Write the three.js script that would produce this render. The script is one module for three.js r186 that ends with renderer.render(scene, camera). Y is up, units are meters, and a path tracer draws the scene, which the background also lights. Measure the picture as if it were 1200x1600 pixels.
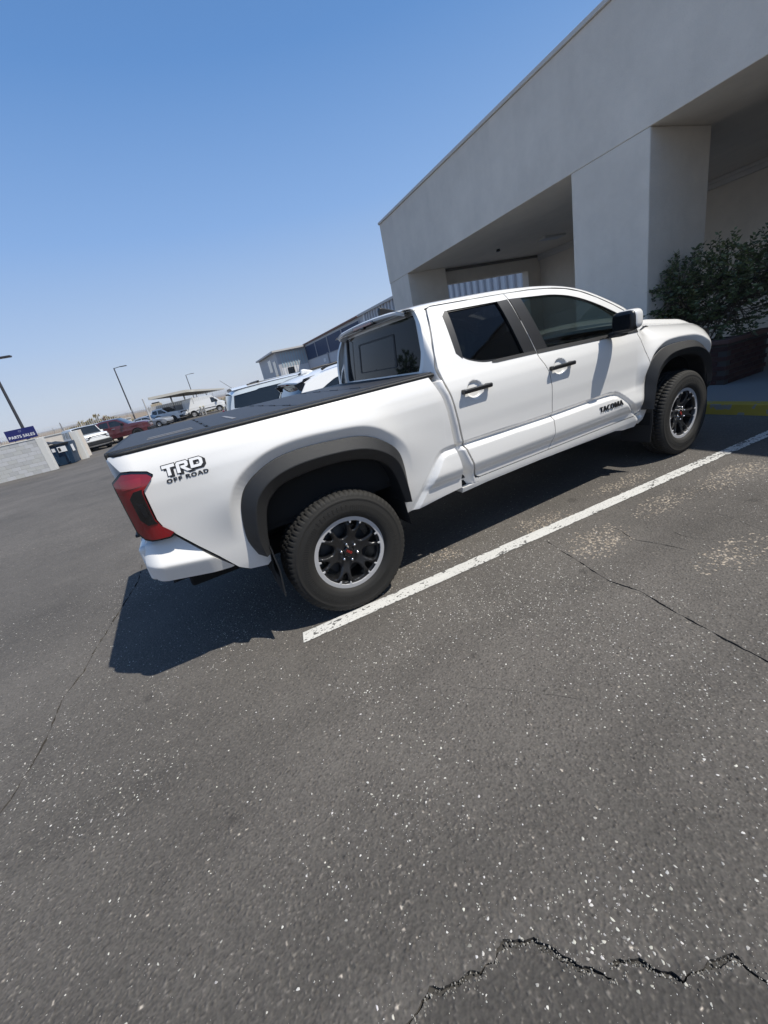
import * as THREE from 'three';
import { mergeGeometries, toCreasedNormals } from 'three/addons/utils/BufferGeometryUtils.js';
import { RoundedBoxGeometry } from 'three/addons/geometries/RoundedBoxGeometry.js';
import { FontLoader } from 'three/addons/loaders/FontLoader.js';
import { TextGeometry } from 'three/addons/geometries/TextGeometry.js';

// ---------------------------------------------------------------- camera, sky, sun, exposure
const scene = new THREE.Scene();
const RAD = Math.PI / 180;
const camera = new THREE.PerspectiveCamera(103.6, 768 / 1024, 0.05, 3000);
const CAM = new THREE.Vector3(-0.495, 1.507, 3.225);
camera.position.copy(CAM);
{
  const yaw = 19.97 * RAD, pitch = -20.37 * RAD;
  camera.lookAt(CAM.x + Math.sin(yaw) * Math.cos(pitch), CAM.y + Math.sin(pitch), CAM.z - Math.cos(yaw) * Math.cos(pitch));
  camera.rotateZ(-12.61 * RAD);
}
const SUN = new THREE.Vector3(0.455, 1, 0.40).normalize();
{
  const w = 1024, h = 512, d = new Float32Array(w * h * 4);
  const stops = [[0, 0.585, 0.64, 0.74], [0.05, 0.53, 0.63, 0.78], [0.14, 0.41, 0.56, 0.82], [0.30, 0.245, 0.425, 0.78], [0.52, 0.125, 0.285, 0.63], [0.8, 0.074, 0.190, 0.46], [1.57, 0.055, 0.150, 0.38]];
  for (let j = 0; j < h; j++) {
    const el = ((j + 0.5) / h - 0.5) * Math.PI;
    for (let i = 0; i < w; i++) {
      const th = ((i + 0.5) / w - 0.5) * 2 * Math.PI;
      const x = Math.cos(el) * Math.cos(th), y = Math.sin(el), z = Math.cos(el) * Math.sin(th);
      let r, g, b;
      if (el < 0) { r = 0.20; g = 0.19; b = 0.18; } else {
        let k = 0; while (k < stops.length - 2 && el > stops[k + 1][0]) k++;
        const A = stops[k], B = stops[k + 1], t = Math.min(1, (el - A[0]) / (B[0] - A[0]));
        r = A[1] + (B[1] - A[1]) * t; g = A[2] + (B[2] - A[2]) * t; b = A[3] + (B[3] - A[3]) * t;
        const c = Math.max(0, x * SUN.x + y * SUN.y + z * SUN.z);
        const glow = 0.10 * Math.pow(c, 4) + 0.30 * Math.pow(c, 24) + 0.9 * Math.pow(c, 160);
        r += glow; g += glow; b += glow * 0.95;
      }
      const o = (j * w + i) * 4; d[o] = r * 0.97; d[o + 1] = g * 0.95; d[o + 2] = b * 0.92; d[o + 3] = 1;
    }
  }
  const t = new THREE.DataTexture(d, w, h, THREE.RGBAFormat, THREE.FloatType);
  t.mapping = THREE.EquirectangularReflectionMapping; t.magFilter = THREE.LinearFilter; t.minFilter = THREE.LinearFilter; t.needsUpdate = true;
  scene.background = t; scene.environment = t;
}
const sun = new THREE.DirectionalLight(new THREE.Color(1, 0.955, 0.87), 5.0);
sun.position.copy(SUN).multiplyScalar(60); sun.target.position.set(0, 0, 0);
sun.castShadow = true; sun.shadow.mapSize.set(4096, 4096);
Object.assign(sun.shadow.camera, { left: -40, right: 40, top: 60, bottom: -30, near: 1, far: 200 });
scene.add(sun, sun.target);
const renderer = new THREE.WebGLRenderer({ antialias: true });
renderer.setSize(768, 1024);
renderer.toneMapping = THREE.LinearToneMapping;
renderer.toneMappingExposure = 1.06;
renderer.shadowMap.enabled = true;

// ---------------------------------------------------------------- helpers
let seed = 12345;
const rnd = () => { seed = (seed * 1664525 + 1013904223) >>> 0; return seed / 4294967296; };
const rr = (a, b) => a + (b - a) * rnd();
const clamp = (x, a = 0, b = 1) => Math.min(b, Math.max(a, x));
const sst = (a, b, x) => { const t = clamp((x - a) / (b - a)); return t * t * (3 - 2 * t); };
const mix = (a, b, t) => a + (b - a) * t;
function hash2(i, j) { let h = (i * 374761393 + j * 668265263) | 0; h = Math.imul(h ^ (h >>> 13), 1274126177); return ((h ^ (h >>> 16)) >>> 0) / 4294967296; }
function vnoise(x, y) {
  const i = Math.floor(x), j = Math.floor(y), fx = x - i, fy = y - j, u = fx * fx * (3 - 2 * fx), v = fy * fy * (3 - 2 * fy);
  const a = hash2(i, j), b = hash2(i + 1, j), c = hash2(i, j + 1), d = hash2(i + 1, j + 1);
  return a + (b - a) * u + (c - a) * v + (a - b - c + d) * u * v;
}
function fbm(x, y, n = 4) { let s = 0, a = 0.5; for (let k = 0; k < n; k++) { s += a * vnoise(x, y); x = x * 2.03 + 17.1; y = y * 2.03 + 5.7; a *= 0.5; } return s; }
const toS = c => { c = clamp(c); return Math.round(255 * (c <= 0.0031308 ? c * 12.92 : 1.055 * Math.pow(c, 1 / 2.4) - 0.055)); };

const taken = {};
function numbered(n) { if (taken[n] === undefined) { taken[n] = 0; return n; } taken[n]++; return n + '_' + String(taken[n]).padStart(3, '0'); }
function thing(name, label, category, group) {
  const o = new THREE.Group(); o.name = numbered(name); o.userData = { label, category }; if (group) o.userData.group = group; scene.add(o); return o;
}
function meshOf(name, geo, mat, parent) {
  const g = Array.isArray(geo) ? merge(geo) : geo;
  const m = new THREE.Mesh(g, mat); m.name = parent ? name : numbered(name); m.castShadow = m.receiveShadow = true; (parent || scene).add(m); return m;
}
function struct(name, geo, mat) { const m = meshOf(name, geo, mat); m.userData.kind = 'structure'; return m; }
function merge(list) {
  const L = list.map(g => { let q = g.index ? g.toNonIndexed() : g; if (!q.attributes.normal) q.computeVertexNormals(); if (!q.attributes.uv) q.setAttribute('uv', new THREE.BufferAttribute(new Float32Array(q.attributes.position.count * 2), 2)); for (const k of Object.keys(q.attributes)) if (!['position', 'normal', 'uv'].includes(k)) q.deleteAttribute(k); return q; });
  return mergeGeometries(L);
}
function box(x0, x1, y0, y1, z0, z1, r = 0) {
  const w = x1 - x0, h = y1 - y0, d = z1 - z0;
  const g = r > 0 ? new RoundedBoxGeometry(w, h, d, 3, Math.min(r, w / 2.01, h / 2.01, d / 2.01)) : new THREE.BoxGeometry(w, h, d);
  // uv in metres
  g.translate((x0 + x1) / 2, (y0 + y1) / 2, (z0 + z1) / 2); boxUV(g); return g;
}
function boxUV(g) {
  const p = g.attributes.position, n = g.attributes.normal, uv = new Float32Array(p.count * 2);
  for (let i = 0; i < p.count; i++) {
    const ax = Math.abs(n.getX(i)), ay = Math.abs(n.getY(i)), az = Math.abs(n.getZ(i));
    if (ax >= ay && ax >= az) { uv[2 * i] = p.getZ(i); uv[2 * i + 1] = p.getY(i); } else if (ay >= az) { uv[2 * i] = p.getX(i); uv[2 * i + 1] = p.getZ(i); } else { uv[2 * i] = p.getX(i); uv[2 * i + 1] = p.getY(i); }
  }
  g.setAttribute('uv', new THREE.BufferAttribute(uv, 2)); return g;
}
function bar(a, b, r, seg = 8, r2 = r) {
  const A = new THREE.Vector3(...a), B = new THREE.Vector3(...b), d = B.clone().sub(A), L = d.length();
  const g = new THREE.CylinderGeometry(r2, r, L, seg); g.translate(0, L / 2, 0);
  g.applyQuaternion(new THREE.Quaternion().setFromUnitVectors(new THREE.Vector3(0, 1, 0), d.normalize())); g.translate(...a); return g;
}
function mirrorZ(g) {
  const q = g.index ? g.toNonIndexed() : g.clone(); const p = q.attributes.position, n = q.attributes.normal, u = q.attributes.uv;
  for (let i = 0; i < p.count; i += 3) {
    for (const at of [p, n, u]) { if (!at) continue; const s = at.itemSize; for (let k = 0; k < s; k++) { const t = at.array[(i + 1) * s + k]; at.array[(i + 1) * s + k] = at.array[(i + 2) * s + k]; at.array[(i + 2) * s + k] = t; } }
    for (let k = 0; k < 3; k++) { p.setZ(i + k, -p.getZ(i + k)); n.setZ(i + k, -n.getZ(i + k)); }
  }
  return q;
}
function loft(rows, close = false) { // rows of equal-length point lists
  const R = rows.length, C = rows[0].length, pos = [], uv = [], idx = [];
  for (let i = 0; i < R; i++) for (let j = 0; j < C; j++) { pos.push(...rows[i][j]); uv.push(i / (R - 1), j / (C - 1)); }
  for (let i = 0; i < R - 1; i++) for (let j = 0; j < C - 1; j++) { const a = i * C + j, b = a + 1, c = a + C, d = c + 1; idx.push(a, b, c, b, d, c); }
  const g = new THREE.BufferGeometry(); g.setAttribute('position', new THREE.Float32BufferAttribute(pos, 3)); g.setAttribute('uv', new THREE.Float32BufferAttribute(uv, 2)); g.setIndex(idx); g.computeVertexNormals(); return g;
}
function curve1(pts) { // monotone cubic y(x)
  const n = pts.length, d = [], m = [];
  for (let i = 0; i < n - 1; i++) d.push((pts[i + 1][1] - pts[i][1]) / (pts[i + 1][0] - pts[i][0]));
  m[0] = d[0]; m[n - 1] = d[n - 2];
  for (let i = 1; i < n - 1; i++) m[i] = d[i - 1] * d[i] <= 0 ? 0 : 2 * d[i - 1] * d[i] / (d[i - 1] + d[i]);
  return x => {
    if (x <= pts[0][0]) return pts[0][1] + m[0] * (x - pts[0][0]); if (x >= pts[n - 1][0]) return pts[n - 1][1] + m[n - 1] * (x - pts[n - 1][0]);
    let i = 0; while (x > pts[i + 1][0]) i++;
    const h = pts[i + 1][0] - pts[i][0], t = (x - pts[i][0]) / h, t2 = t * t, t3 = t2 * t;
    return (2 * t3 - 3 * t2 + 1) * pts[i][1] + (t3 - 2 * t2 + t) * h * m[i] + (-2 * t3 + 3 * t2) * pts[i + 1][1] + (t3 - t2) * h * m[i + 1];
  };
}
function smoothPoly(pts, n = 8, closed = false) { // Catmull-Rom through points
  const c = new THREE.CatmullRomCurve3(pts.map(p => new THREE.Vector3(p[0], p[1], 0)), closed, 'centripetal');
  return c.getSpacedPoints((pts.length - (closed ? 0 : 1)) * n).map(v => [v.x, v.y]);
}
function dense(poly, step) {
  const o = []; for (let i = 0; i < poly.length; i++) { const a = poly[i], b = poly[(i + 1) % poly.length], L = Math.hypot(b[0] - a[0], b[1] - a[1]), n = Math.max(1, Math.ceil(L / step)); for (let k = 0; k < n; k++) o.push([mix(a[0], b[0], k / n), mix(a[1], b[1], k / n)]); } return o;
}
function inPoly(x, y, P) { let c = false; for (let i = 0, j = P.length - 1; i < P.length; j = i++) { const a = P[i], b = P[j]; if ((a[1] > y) !== (b[1] > y) && x < (b[0] - a[0]) * (y - a[1]) / (b[1] - a[1]) + a[0]) c = !c; } return c; }
const area = P => { let s = 0; for (let i = 0; i < P.length; i++) { const a = P[i], b = P[(i + 1) % P.length]; s += a[0] * b[1] - b[0] * a[1]; } return s / 2; };
function roundPoly(P, r, n = 4) { // round the corners of a polygon; r number or per-corner array
  const o = []; const N = P.length;
  for (let i = 0; i < N; i++) {
    const a = P[(i + N - 1) % N], b = P[i], c = P[(i + 1) % N]; let q = Array.isArray(r) ? r[i] : r;
    const la = Math.hypot(a[0] - b[0], a[1] - b[1]), lc = Math.hypot(c[0] - b[0], c[1] - b[1]); q = Math.min(q, la * 0.45, lc * 0.45);
    if (q < 1e-4) { o.push(b); continue; }
    const A = [b[0] + (a[0] - b[0]) / la * q, b[1] + (a[1] - b[1]) / la * q], C = [b[0] + (c[0] - b[0]) / lc * q, b[1] + (c[1] - b[1]) / lc * q];
    for (let k = 0; k <= n; k++) { const t = k / n; o.push([(1 - t) ** 2 * A[0] + 2 * t * (1 - t) * b[0] + t * t * C[0], (1 - t) ** 2 * A[1] + 2 * t * (1 - t) * b[1] + t * t * C[1]]); }
  }
  return o;
}
// a curved sheet over a 2-D outline: f(a,b) -> [x,y,z]; hd = flange depth along dir; holes allowed
function patch(outer, f, { holes = [], cell = 0.02, hd = 0, dir = [0, 0, -1], flip = false } = {}) {
  const O = dense(area(outer) < 0 ? outer.slice().reverse() : outer, cell);
  const H = holes.map(h => dense(area(h) > 0 ? h.slice().reverse() : h, cell));
  let P = O.slice();
  for (const h of H) { // keyhole
    let best = 1e9, bi = 0, bj = 0; for (let i = 0; i < P.length; i++) for (let j = 0; j < h.length; j++) { const d = (P[i][0] - h[j][0]) ** 2 + (P[i][1] - h[j][1]) ** 2; if (d < best) { best = d; bi = i; bj = j; } }
    const rot = h.slice(bj).concat(h.slice(0, bj), [h[bj]]); P = P.slice(0, bi + 1).concat(rot, [P[bi]], P.slice(bi + 1));
  }
  let x0 = 1e9, y0 = 1e9, x1 = -1e9, y1 = -1e9; for (const p of P) { x0 = Math.min(x0, p[0]); x1 = Math.max(x1, p[0]); y0 = Math.min(y0, p[1]); y1 = Math.max(y1, p[1]); }
  x0 -= cell * 0.37; y0 -= cell * 0.41; const nx = Math.ceil((x1 - x0) / cell) + 1, ny = Math.ceil((y1 - y0) / cell) + 1;
  const mark = new Uint8Array(nx * ny);
  for (let i = 0; i < P.length; i++) {
    const a = P[i], b = P[(i + 1) % P.length]; const i0 = Math.floor((Math.min(a[0], b[0]) - x0) / cell), i1 = Math.floor((Math.max(a[0], b[0]) - x0) / cell), j0 = Math.floor((Math.min(a[1], b[1]) - y0) / cell), j1 = Math.floor((Math.max(a[1], b[1]) - y0) / cell);
    for (let u = i0; u <= i1; u++) for (let v = j0; v <= j1; v++) mark[v * nx + u] = 1;
  }
  const pos = [], nor = [], uv = [], idx = [], map = new Map(), e = 0.003;
  const vert = (a, b) => {
    const k = Math.round((a + 500) * 20000) * 1e8 + Math.round((b + 500) * 20000); let v = map.get(k); if (v !== undefined) return v;
    const p = f(a, b), pa = f(a + e, b), pb = f(a, b + e), qa = f(a - e, b), qb = f(a, b - e);
    const ax = pa[0] - qa[0], ay = pa[1] - qa[1], az = pa[2] - qa[2], bx = pb[0] - qb[0], by = pb[1] - qb[1], bz = pb[2] - qb[2];
    let nX = ay * bz - az * by, nY = az * bx - ax * bz, nZ = ax * by - ay * bx; const l = (flip ? -1 : 1) / Math.hypot(nX, nY, nZ);
    v = pos.length / 3; pos.push(p[0], p[1], p[2]); nor.push(nX * l, nY * l, nZ * l); uv.push(a, b); map.set(k, v); return v;
  };
  const tri = (a, b, c) => { if (flip) idx.push(a, c, b); else idx.push(a, b, c); };
  const clipE = (Q, ax, val, keepGreater) => { const o = []; for (let i = 0; i < Q.length; i++) { const a = Q[i], b = Q[(i + 1) % Q.length]; const da = keepGreater ? a[ax] - val : val - a[ax], db = keepGreater ? b[ax] - val : val - b[ax]; if (da >= 0) o.push(a); if ((da > 0 && db < 0) || (da < 0 && db > 0)) { const t = da / (da - db); o.push([a[0] + (b[0] - a[0]) * t, a[1] + (b[1] - a[1]) * t]); } } return o; };
  // column strips first, to keep the clipping cheap
  for (let u = 0; u < nx; u++) {
    const xa = x0 + u * cell, xb = xa + cell; let strip = null;
    for (let v = 0; v < ny; v++) {
      const ya = y0 + v * cell, yb = ya + cell;
      if (!mark[v * nx + u]) { if (inPoly(xa + cell / 2, ya + cell / 2, P)) { const A = vert(xa, ya), B = vert(xb, ya), C = vert(xb, yb), D = vert(xa, yb); tri(A, B, C); tri(A, C, D); } continue; }
      if (!strip) strip = clipE(clipE(P, 0, xa, true), 0, xb, false);
      const Q = clipE(clipE(strip, 1, ya, true), 1, yb, false); if (Q.length < 3) continue;
      const V = []; for (const q of Q) { const l = V[V.length - 1]; if (!l || Math.hypot(l.x - q[0], l.y - q[1]) > 1e-6) V.push(new THREE.Vector2(q[0], q[1])); }
      if (V.length < 3) continue;
      const T = THREE.ShapeUtils.triangulateShape(V, []);
      for (const t of T) { const [a, b, c] = t.map(k => V[k]); const ar = (b.x - a.x) * (c.y - a.y) - (c.x - a.x) * (b.y - a.y); if (Math.abs(ar) < 1e-9) continue; const A = vert(a.x, a.y), B = vert(b.x, b.y), C = vert(c.x, c.y); if (ar > 0) tri(A, B, C); else tri(A, C, B); }
    }
  }
  const g = new THREE.BufferGeometry(); g.setAttribute('position', new THREE.Float32BufferAttribute(pos, 3)); g.setAttribute('normal', new THREE.Float32BufferAttribute(nor, 3)); g.setAttribute('uv', new THREE.Float32BufferAttribute(uv, 2)); g.setIndex(idx);
  if (!hd) return g.toNonIndexed();
  const parts = [g.toNonIndexed()];
  for (const L of [O, ...H]) {
    const ps = [], id = []; const N = L.length;
    for (let i = 0; i < N; i++) { const p = f(L[i][0], L[i][1]); ps.push(p[0], p[1], p[2], p[0] + dir[0] * hd, p[1] + dir[1] * hd, p[2] + dir[2] * hd); }
    for (let i = 0; i < N; i++) { const a = 2 * i, b = a + 1, c = 2 * ((i + 1) % N), d = c + 1; if (flip) id.push(a, c, b, b, c, d); else id.push(a, b, c, b, d, c); }
    const q = new THREE.BufferGeometry(); q.setAttribute('position', new THREE.Float32BufferAttribute(ps, 3)); q.setIndex(id); q.computeVertexNormals(); parts.push(q);
  }
  return merge(parts);
}
function distPath(P) { // signed distance to an open polyline, positive on its right-hand side
  return (x, y) => {
    let best = 1e9, sgn = 1, tt = 0;
    for (let i = 0; i < P.length - 1; i++) {
      const a = P[i], b = P[i + 1], dx = b[0] - a[0], dy = b[1] - a[1], l2 = dx * dx + dy * dy; const t = clamp(((x - a[0]) * dx + (y - a[1]) * dy) / l2);
      const ex = x - a[0] - dx * t, ey = y - a[1] - dy * t, d = ex * ex + ey * ey; if (d < best - 1e-12) { best = d; sgn = dx * (y - a[1]) - dy * (x - a[0]) > 0 ? -1 : 1; tt = (i + t) / (P.length - 1); }
    }
    return [Math.sqrt(best) * sgn, tt];
  };
}
function shapeOf(pts, holes = []) { const s = new THREE.Shape(pts.map(p => new THREE.Vector2(p[0], p[1]))); for (const h of holes) s.holes.push(new THREE.Path(h.map(p => new THREE.Vector2(p[0], p[1])))); return s; }
function extr(pts, depth, { holes = [], bevel = 0, z = 0, steps = 1 } = {}) {
  const g = new THREE.ExtrudeGeometry(shapeOf(pts, holes), { depth: depth - 2 * bevel, bevelEnabled: bevel > 0, bevelSize: bevel, bevelThickness: bevel, bevelOffset: -bevel, bevelSegments: 2, curveSegments: 12 }); g.translate(0, 0, z + bevel); return g;
}
function lathe(pts, seg = 48, axis = 'z') { const g = new THREE.LatheGeometry(pts.map(p => new THREE.Vector2(p[0], p[1])), seg); if (axis === 'z') g.rotateX(Math.PI / 2); return g; } // y of profile -> +z

// ---------------------------------------------------------------- textures and materials
function dataTex(w, h, fn, { srgb = false, rep = null } = {}) {
  const d = new Uint8Array(w * h * 4);
  for (let j = 0; j < h; j++) for (let i = 0; i < w; i++) { const c = fn(i, j), o = (j * w + i) * 4; if (typeof c === 'number') { d[o] = d[o + 1] = d[o + 2] = c; } else { d[o] = c[0]; d[o + 1] = c[1]; d[o + 2] = c[2]; } d[o + 3] = 255; }
  return finishTex(d, w, h, srgb, rep);
}
function finishTex(d, w, h, srgb, rep) {
  const t = new THREE.DataTexture(d, w, h, THREE.RGBAFormat); t.magFilter = THREE.LinearFilter; t.minFilter = THREE.LinearMipmapLinearFilter; t.generateMipmaps = true; t.wrapS = t.wrapT = THREE.RepeatWrapping; if (srgb) t.colorSpace = THREE.SRGBColorSpace; if (rep) t.repeat.set(rep[0], rep[1]); t.needsUpdate = true; return t;
}
const lin = (r, g, b) => new THREE.Color().setRGB(r, g, b);
const std = (c, o = {}) => new THREE.MeshStandardMaterial({ color: c, roughness: 0.8, side: THREE.DoubleSide, ...o });
const phy = (c, o = {}) => new THREE.MeshPhysicalMaterial({ color: c, roughness: 0.4, side: THREE.DoubleSide, ...o });
const wrapN = (x, y, s, per) => { // tileable noise of period per
  const i = Math.floor(x), j = Math.floor(y), fx = x - i, fy = y - j, u = fx * fx * (3 - 2 * fx), v = fy * fy * (3 - 2 * fy), m = k => ((k % per) + per) % per;
  const a = hash2(m(i) + s, m(j)), b = hash2(m(i + 1) + s, m(j)), c = hash2(m(i) + s, m(j + 1)), d = hash2(m(i + 1) + s, m(j + 1));
  return a + (b - a) * u + (c - a) * v + (a - b - c + d) * u * v;
};
const grainBump = dataTex(512, 512, (i, j) => { let s = 0; for (const [p, a] of [[32, .18], [96, .3], [200, .34], [512, .18]]) s += a * wrapN(i / 512 * p, j / 512 * p, p * 7, p); return Math.round(255 * s); });
const texRep = (t, a, b) => { const q = t.clone(); q.repeat.set(a, b); q.needsUpdate = true; return q; };
const stuccoTex = dataTex(1024, 1024, (i, j) => {
  const x = i / 1024, y = j / 1024; let s = 0; for (const [p, a] of [[3, .34], [7, .26], [19, .2], [61, .12], [190, .08]]) s += a * wrapN(x * p, y * p, p * 3, p);
  let streak = 0; for (const [p, a] of [[23, .5], [57, .5]]) streak += a * wrapN(x * p, y * 2, p * 11, p); const k = 0.86 + 0.22 * (s - 0.5) * 2 * 0.55 + 0.05 * (streak - 0.5) + (hash2(i, j) - 0.5) * 0.035;
  return [toS(0.85 * k), toS(0.765 * k), toS(0.655 * k)];
}, { srgb: true });
const M = {
  paint: phy(lin(0.745, 0.732, 0.705), { roughness: 0.42, clearcoat: 1, clearcoatRoughness: 0.035 }),
  black: std(lin(0.012, 0.012, 0.013), { roughness: 0.55 }),
  flare: std(lin(0.014, 0.0145, 0.0155), { roughness: 0.5, bumpMap: texRep(grainBump, 9, 9), bumpScale: 0.0008 }),
  rubber: std(lin(0.0135, 0.0126, 0.011), { roughness: 0.78, bumpMap: texRep(grainBump, 14, 3), bumpScale: 0.0006 }),
  liner: std(lin(0.006, 0.006, 0.006), { roughness: 0.95 }),
  gloss: phy(lin(0.006, 0.006, 0.007), { roughness: 0.12, clearcoat: 0.6 }),
  satin: std(lin(0.012, 0.012, 0.013), { roughness: 0.33 }),
  machined: std(lin(0.50, 0.50, 0.51), { roughness: 0.42, metalness: 0.3 }),
  chrome: std(lin(0.75, 0.75, 0.76), { roughness: 0.16, metalness: 1 }),
  vinyl: std(lin(0.030, 0.030, 0.033), { roughness: 0.5, bumpMap: texRep(grainBump, 6, 6), bumpScale: 0.0006 }),
  glassDark: phy(lin(0.03, 0.031, 0.033), { roughness: 0.02, transmission: 1, thickness: 0, ior: 1.36 }),
  privacy: phy(lin(0.010, 0.010, 0.011), { roughness: 0.03, ior: 1.36 }),
  glassMid: phy(lin(0.26, 0.32, 0.29), { roughness: 0.02, transmission: 1, thickness: 0, ior: 1.4 }),
  glassClear: phy(lin(0.80, 0.85, 0.83), { roughness: 0.01, transmission: 1, thickness: 0, ior: 1.5 }),
  carGlass: phy(lin(0.010, 0.013, 0.016), { roughness: 0.04, clearcoat: 0.5 }),
  red: phy(lin(0.22, 0.004, 0.008), { roughness: 0.16, clearcoat: 1, clearcoatRoughness: 0.02 }),
  redDeep: phy(lin(0.26, 0.008, 0.012), { roughness: 0.2, clearcoat: 1, clearcoatRoughness: 0.02 }),
  redText: std(lin(0.32, 0.02, 0.015), { roughness: 0.5 }),
  seat: std(lin(0.020, 0.020, 0.022), { roughness: 0.8 }),
  interior: std(lin(0.028, 0.028, 0.030), { roughness: 0.85 }),
  grey: std(lin(0.20, 0.20, 0.205), { roughness: 0.5 }),
  whiteInk: std(lin(0.78, 0.78, 0.78), { roughness: 0.5 }),
  stucco: std(lin(1, 1, 1), { roughness: 0.92, map: texRep(stuccoTex, 0.22, 0.22), bumpMap: texRep(grainBump, 1.6, 1.6), bumpScale: 0.006 }),
  trim: std(lin(0.58, 0.55, 0.51), { roughness: 0.7 }),
};
const font = await new FontLoader().loadAsync('fonts/droid/droid_sans_bold.typeface.json');
function text(s, size, depth, sx = 1) { const g = new TextGeometry(s, { font, size, depth, curveSegments: 4, bevelEnabled: false }); g.computeBoundingBox(); const b = g.boundingBox; g.translate(-(b.min.x + b.max.x) / 2, -(b.min.y + b.max.y) / 2, 0); g.scale(sx, 1, 1); return g; }

// ---------------------------------------------------------------- ground
const U0 = -4.2, U1 = 5.28, V0 = -3.2, V1 = 4.7;              // the near, finely built part of the lot
const gy = v => -0.40 * sst(-4, -24, v);                      // the lot falls gently away to the left
const crackLines = [
  [[-0.62, 2.70], [-0.53, 2.69], [-0.45, 2.665], [-0.42, 2.672], [-0.36, 2.69], [-0.28, 2.70], [-0.23, 2.685], [-0.17, 2.715], [-0.13, 2.76], [-0.11, 2.81], [-0.04, 2.86]],
  [[-0.03, 2.838], [0.0, 2.848], [0.05, 2.89], [0.09, 2.94], [0.16, 2.95], [0.23, 2.97], [0.25, 3.03], [0.33, 3.06], [0.4, 3.16]],
  [[-1.98, 1.9], [-1.9, 1.5], [-1.88, 1.29], [-1.86, 1.21], [-1.83, 1.02], [-1.82, 0.85], [-1.83, 0.52], [-1.77, 0.30], [-1.75, 0.04], [-1.72, -0.17], [-1.67, -0.56], [-1.6, -1.05], [-1.62, -1.6]],
  [[1.5, 1.09], [1.43, 1.41], [1.36, 1.73], [1.39, 1.90], [1.35, 2.10], [1.33, 2.25], [1.31, 2.41], [1.30, 2.53], [1.26, 2.9], [1.3, 3.4]],
  [[2.01, 1.11], [1.95, 1.37], [1.89, 1.49], [1.94, 1.66], [1.97, 1.81]],
  [[2.14, 1.60], [2.12, 1.72], [2.2, 1.86]], [[1.94, 1.95], [1.91, 2.07], [2.0, 2.2], [1.98, 2.4]],
  [[2.62, 1.2], [2.5, 1.45], [2.56, 1.7], [2.45, 2.0]], [[3.1, 1.3], [3.02, 1.6], [3.2, 1.9]], [[0.2, 1.9], [0.34, 2.02], [0.52, 2.2], [0.6, 2.33]],
];
const crackW = [0.011, 0.011, 0.0095, 0.0075, 0.0052, 0.003, 0.002, 0.0018, 0.0018, 0.0012];
const crackPolys = crackLines.map((L, k) => {
  const pts = []; for (let i = 0; i < L.length - 1; i++) { const a = L[i], b = L[i + 1], n = Math.max(2, Math.ceil(Math.hypot(b[0] - a[0], b[1] - a[1]) / (k < 2 ? 0.008 : 0.02))); for (let j = 0; j < n; j++) pts.push([mix(a[0], b[0], j / n), mix(a[1], b[1], j / n)]); } pts.push(L[L.length - 1]);
  const N = pts.length, A = [], B = [], C = [];
  for (let i = 0; i < N; i++) {
    const p = pts[Math.max(0, i - 1)], q = pts[Math.min(N - 1, i + 1)], dx = q[0] - p[0], dy = q[1] - p[1], l = Math.hypot(dx, dy) || 1; const amp = k < 2 ? 0.016 : 0.009;
    const wob = (fbm(pts[i][0] * 31 + k * 9, pts[i][1] * 31, 4) - 0.47) * 2 * amp, c = [pts[i][0] - dy / l * wob, pts[i][1] + dx / l * wob]; C.push(c);
    const e = Math.min(1, i / 2, (N - 1 - i) / 2), w = crackW[k] * (0.22 + 1.7 * vnoise(i * (k < 2 ? 0.21 : 0.37) + k * 31, 3.1) ** 1.5) * Math.max(0.05, e) * 0.5;
    A.push([c[0] - dy / l * w, c[1] + dx / l * w]); B.push([c[0] + dy / l * w, c[1] - dx / l * w]);
  }
  return { poly: A.concat(B.reverse()), C };
});
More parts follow.
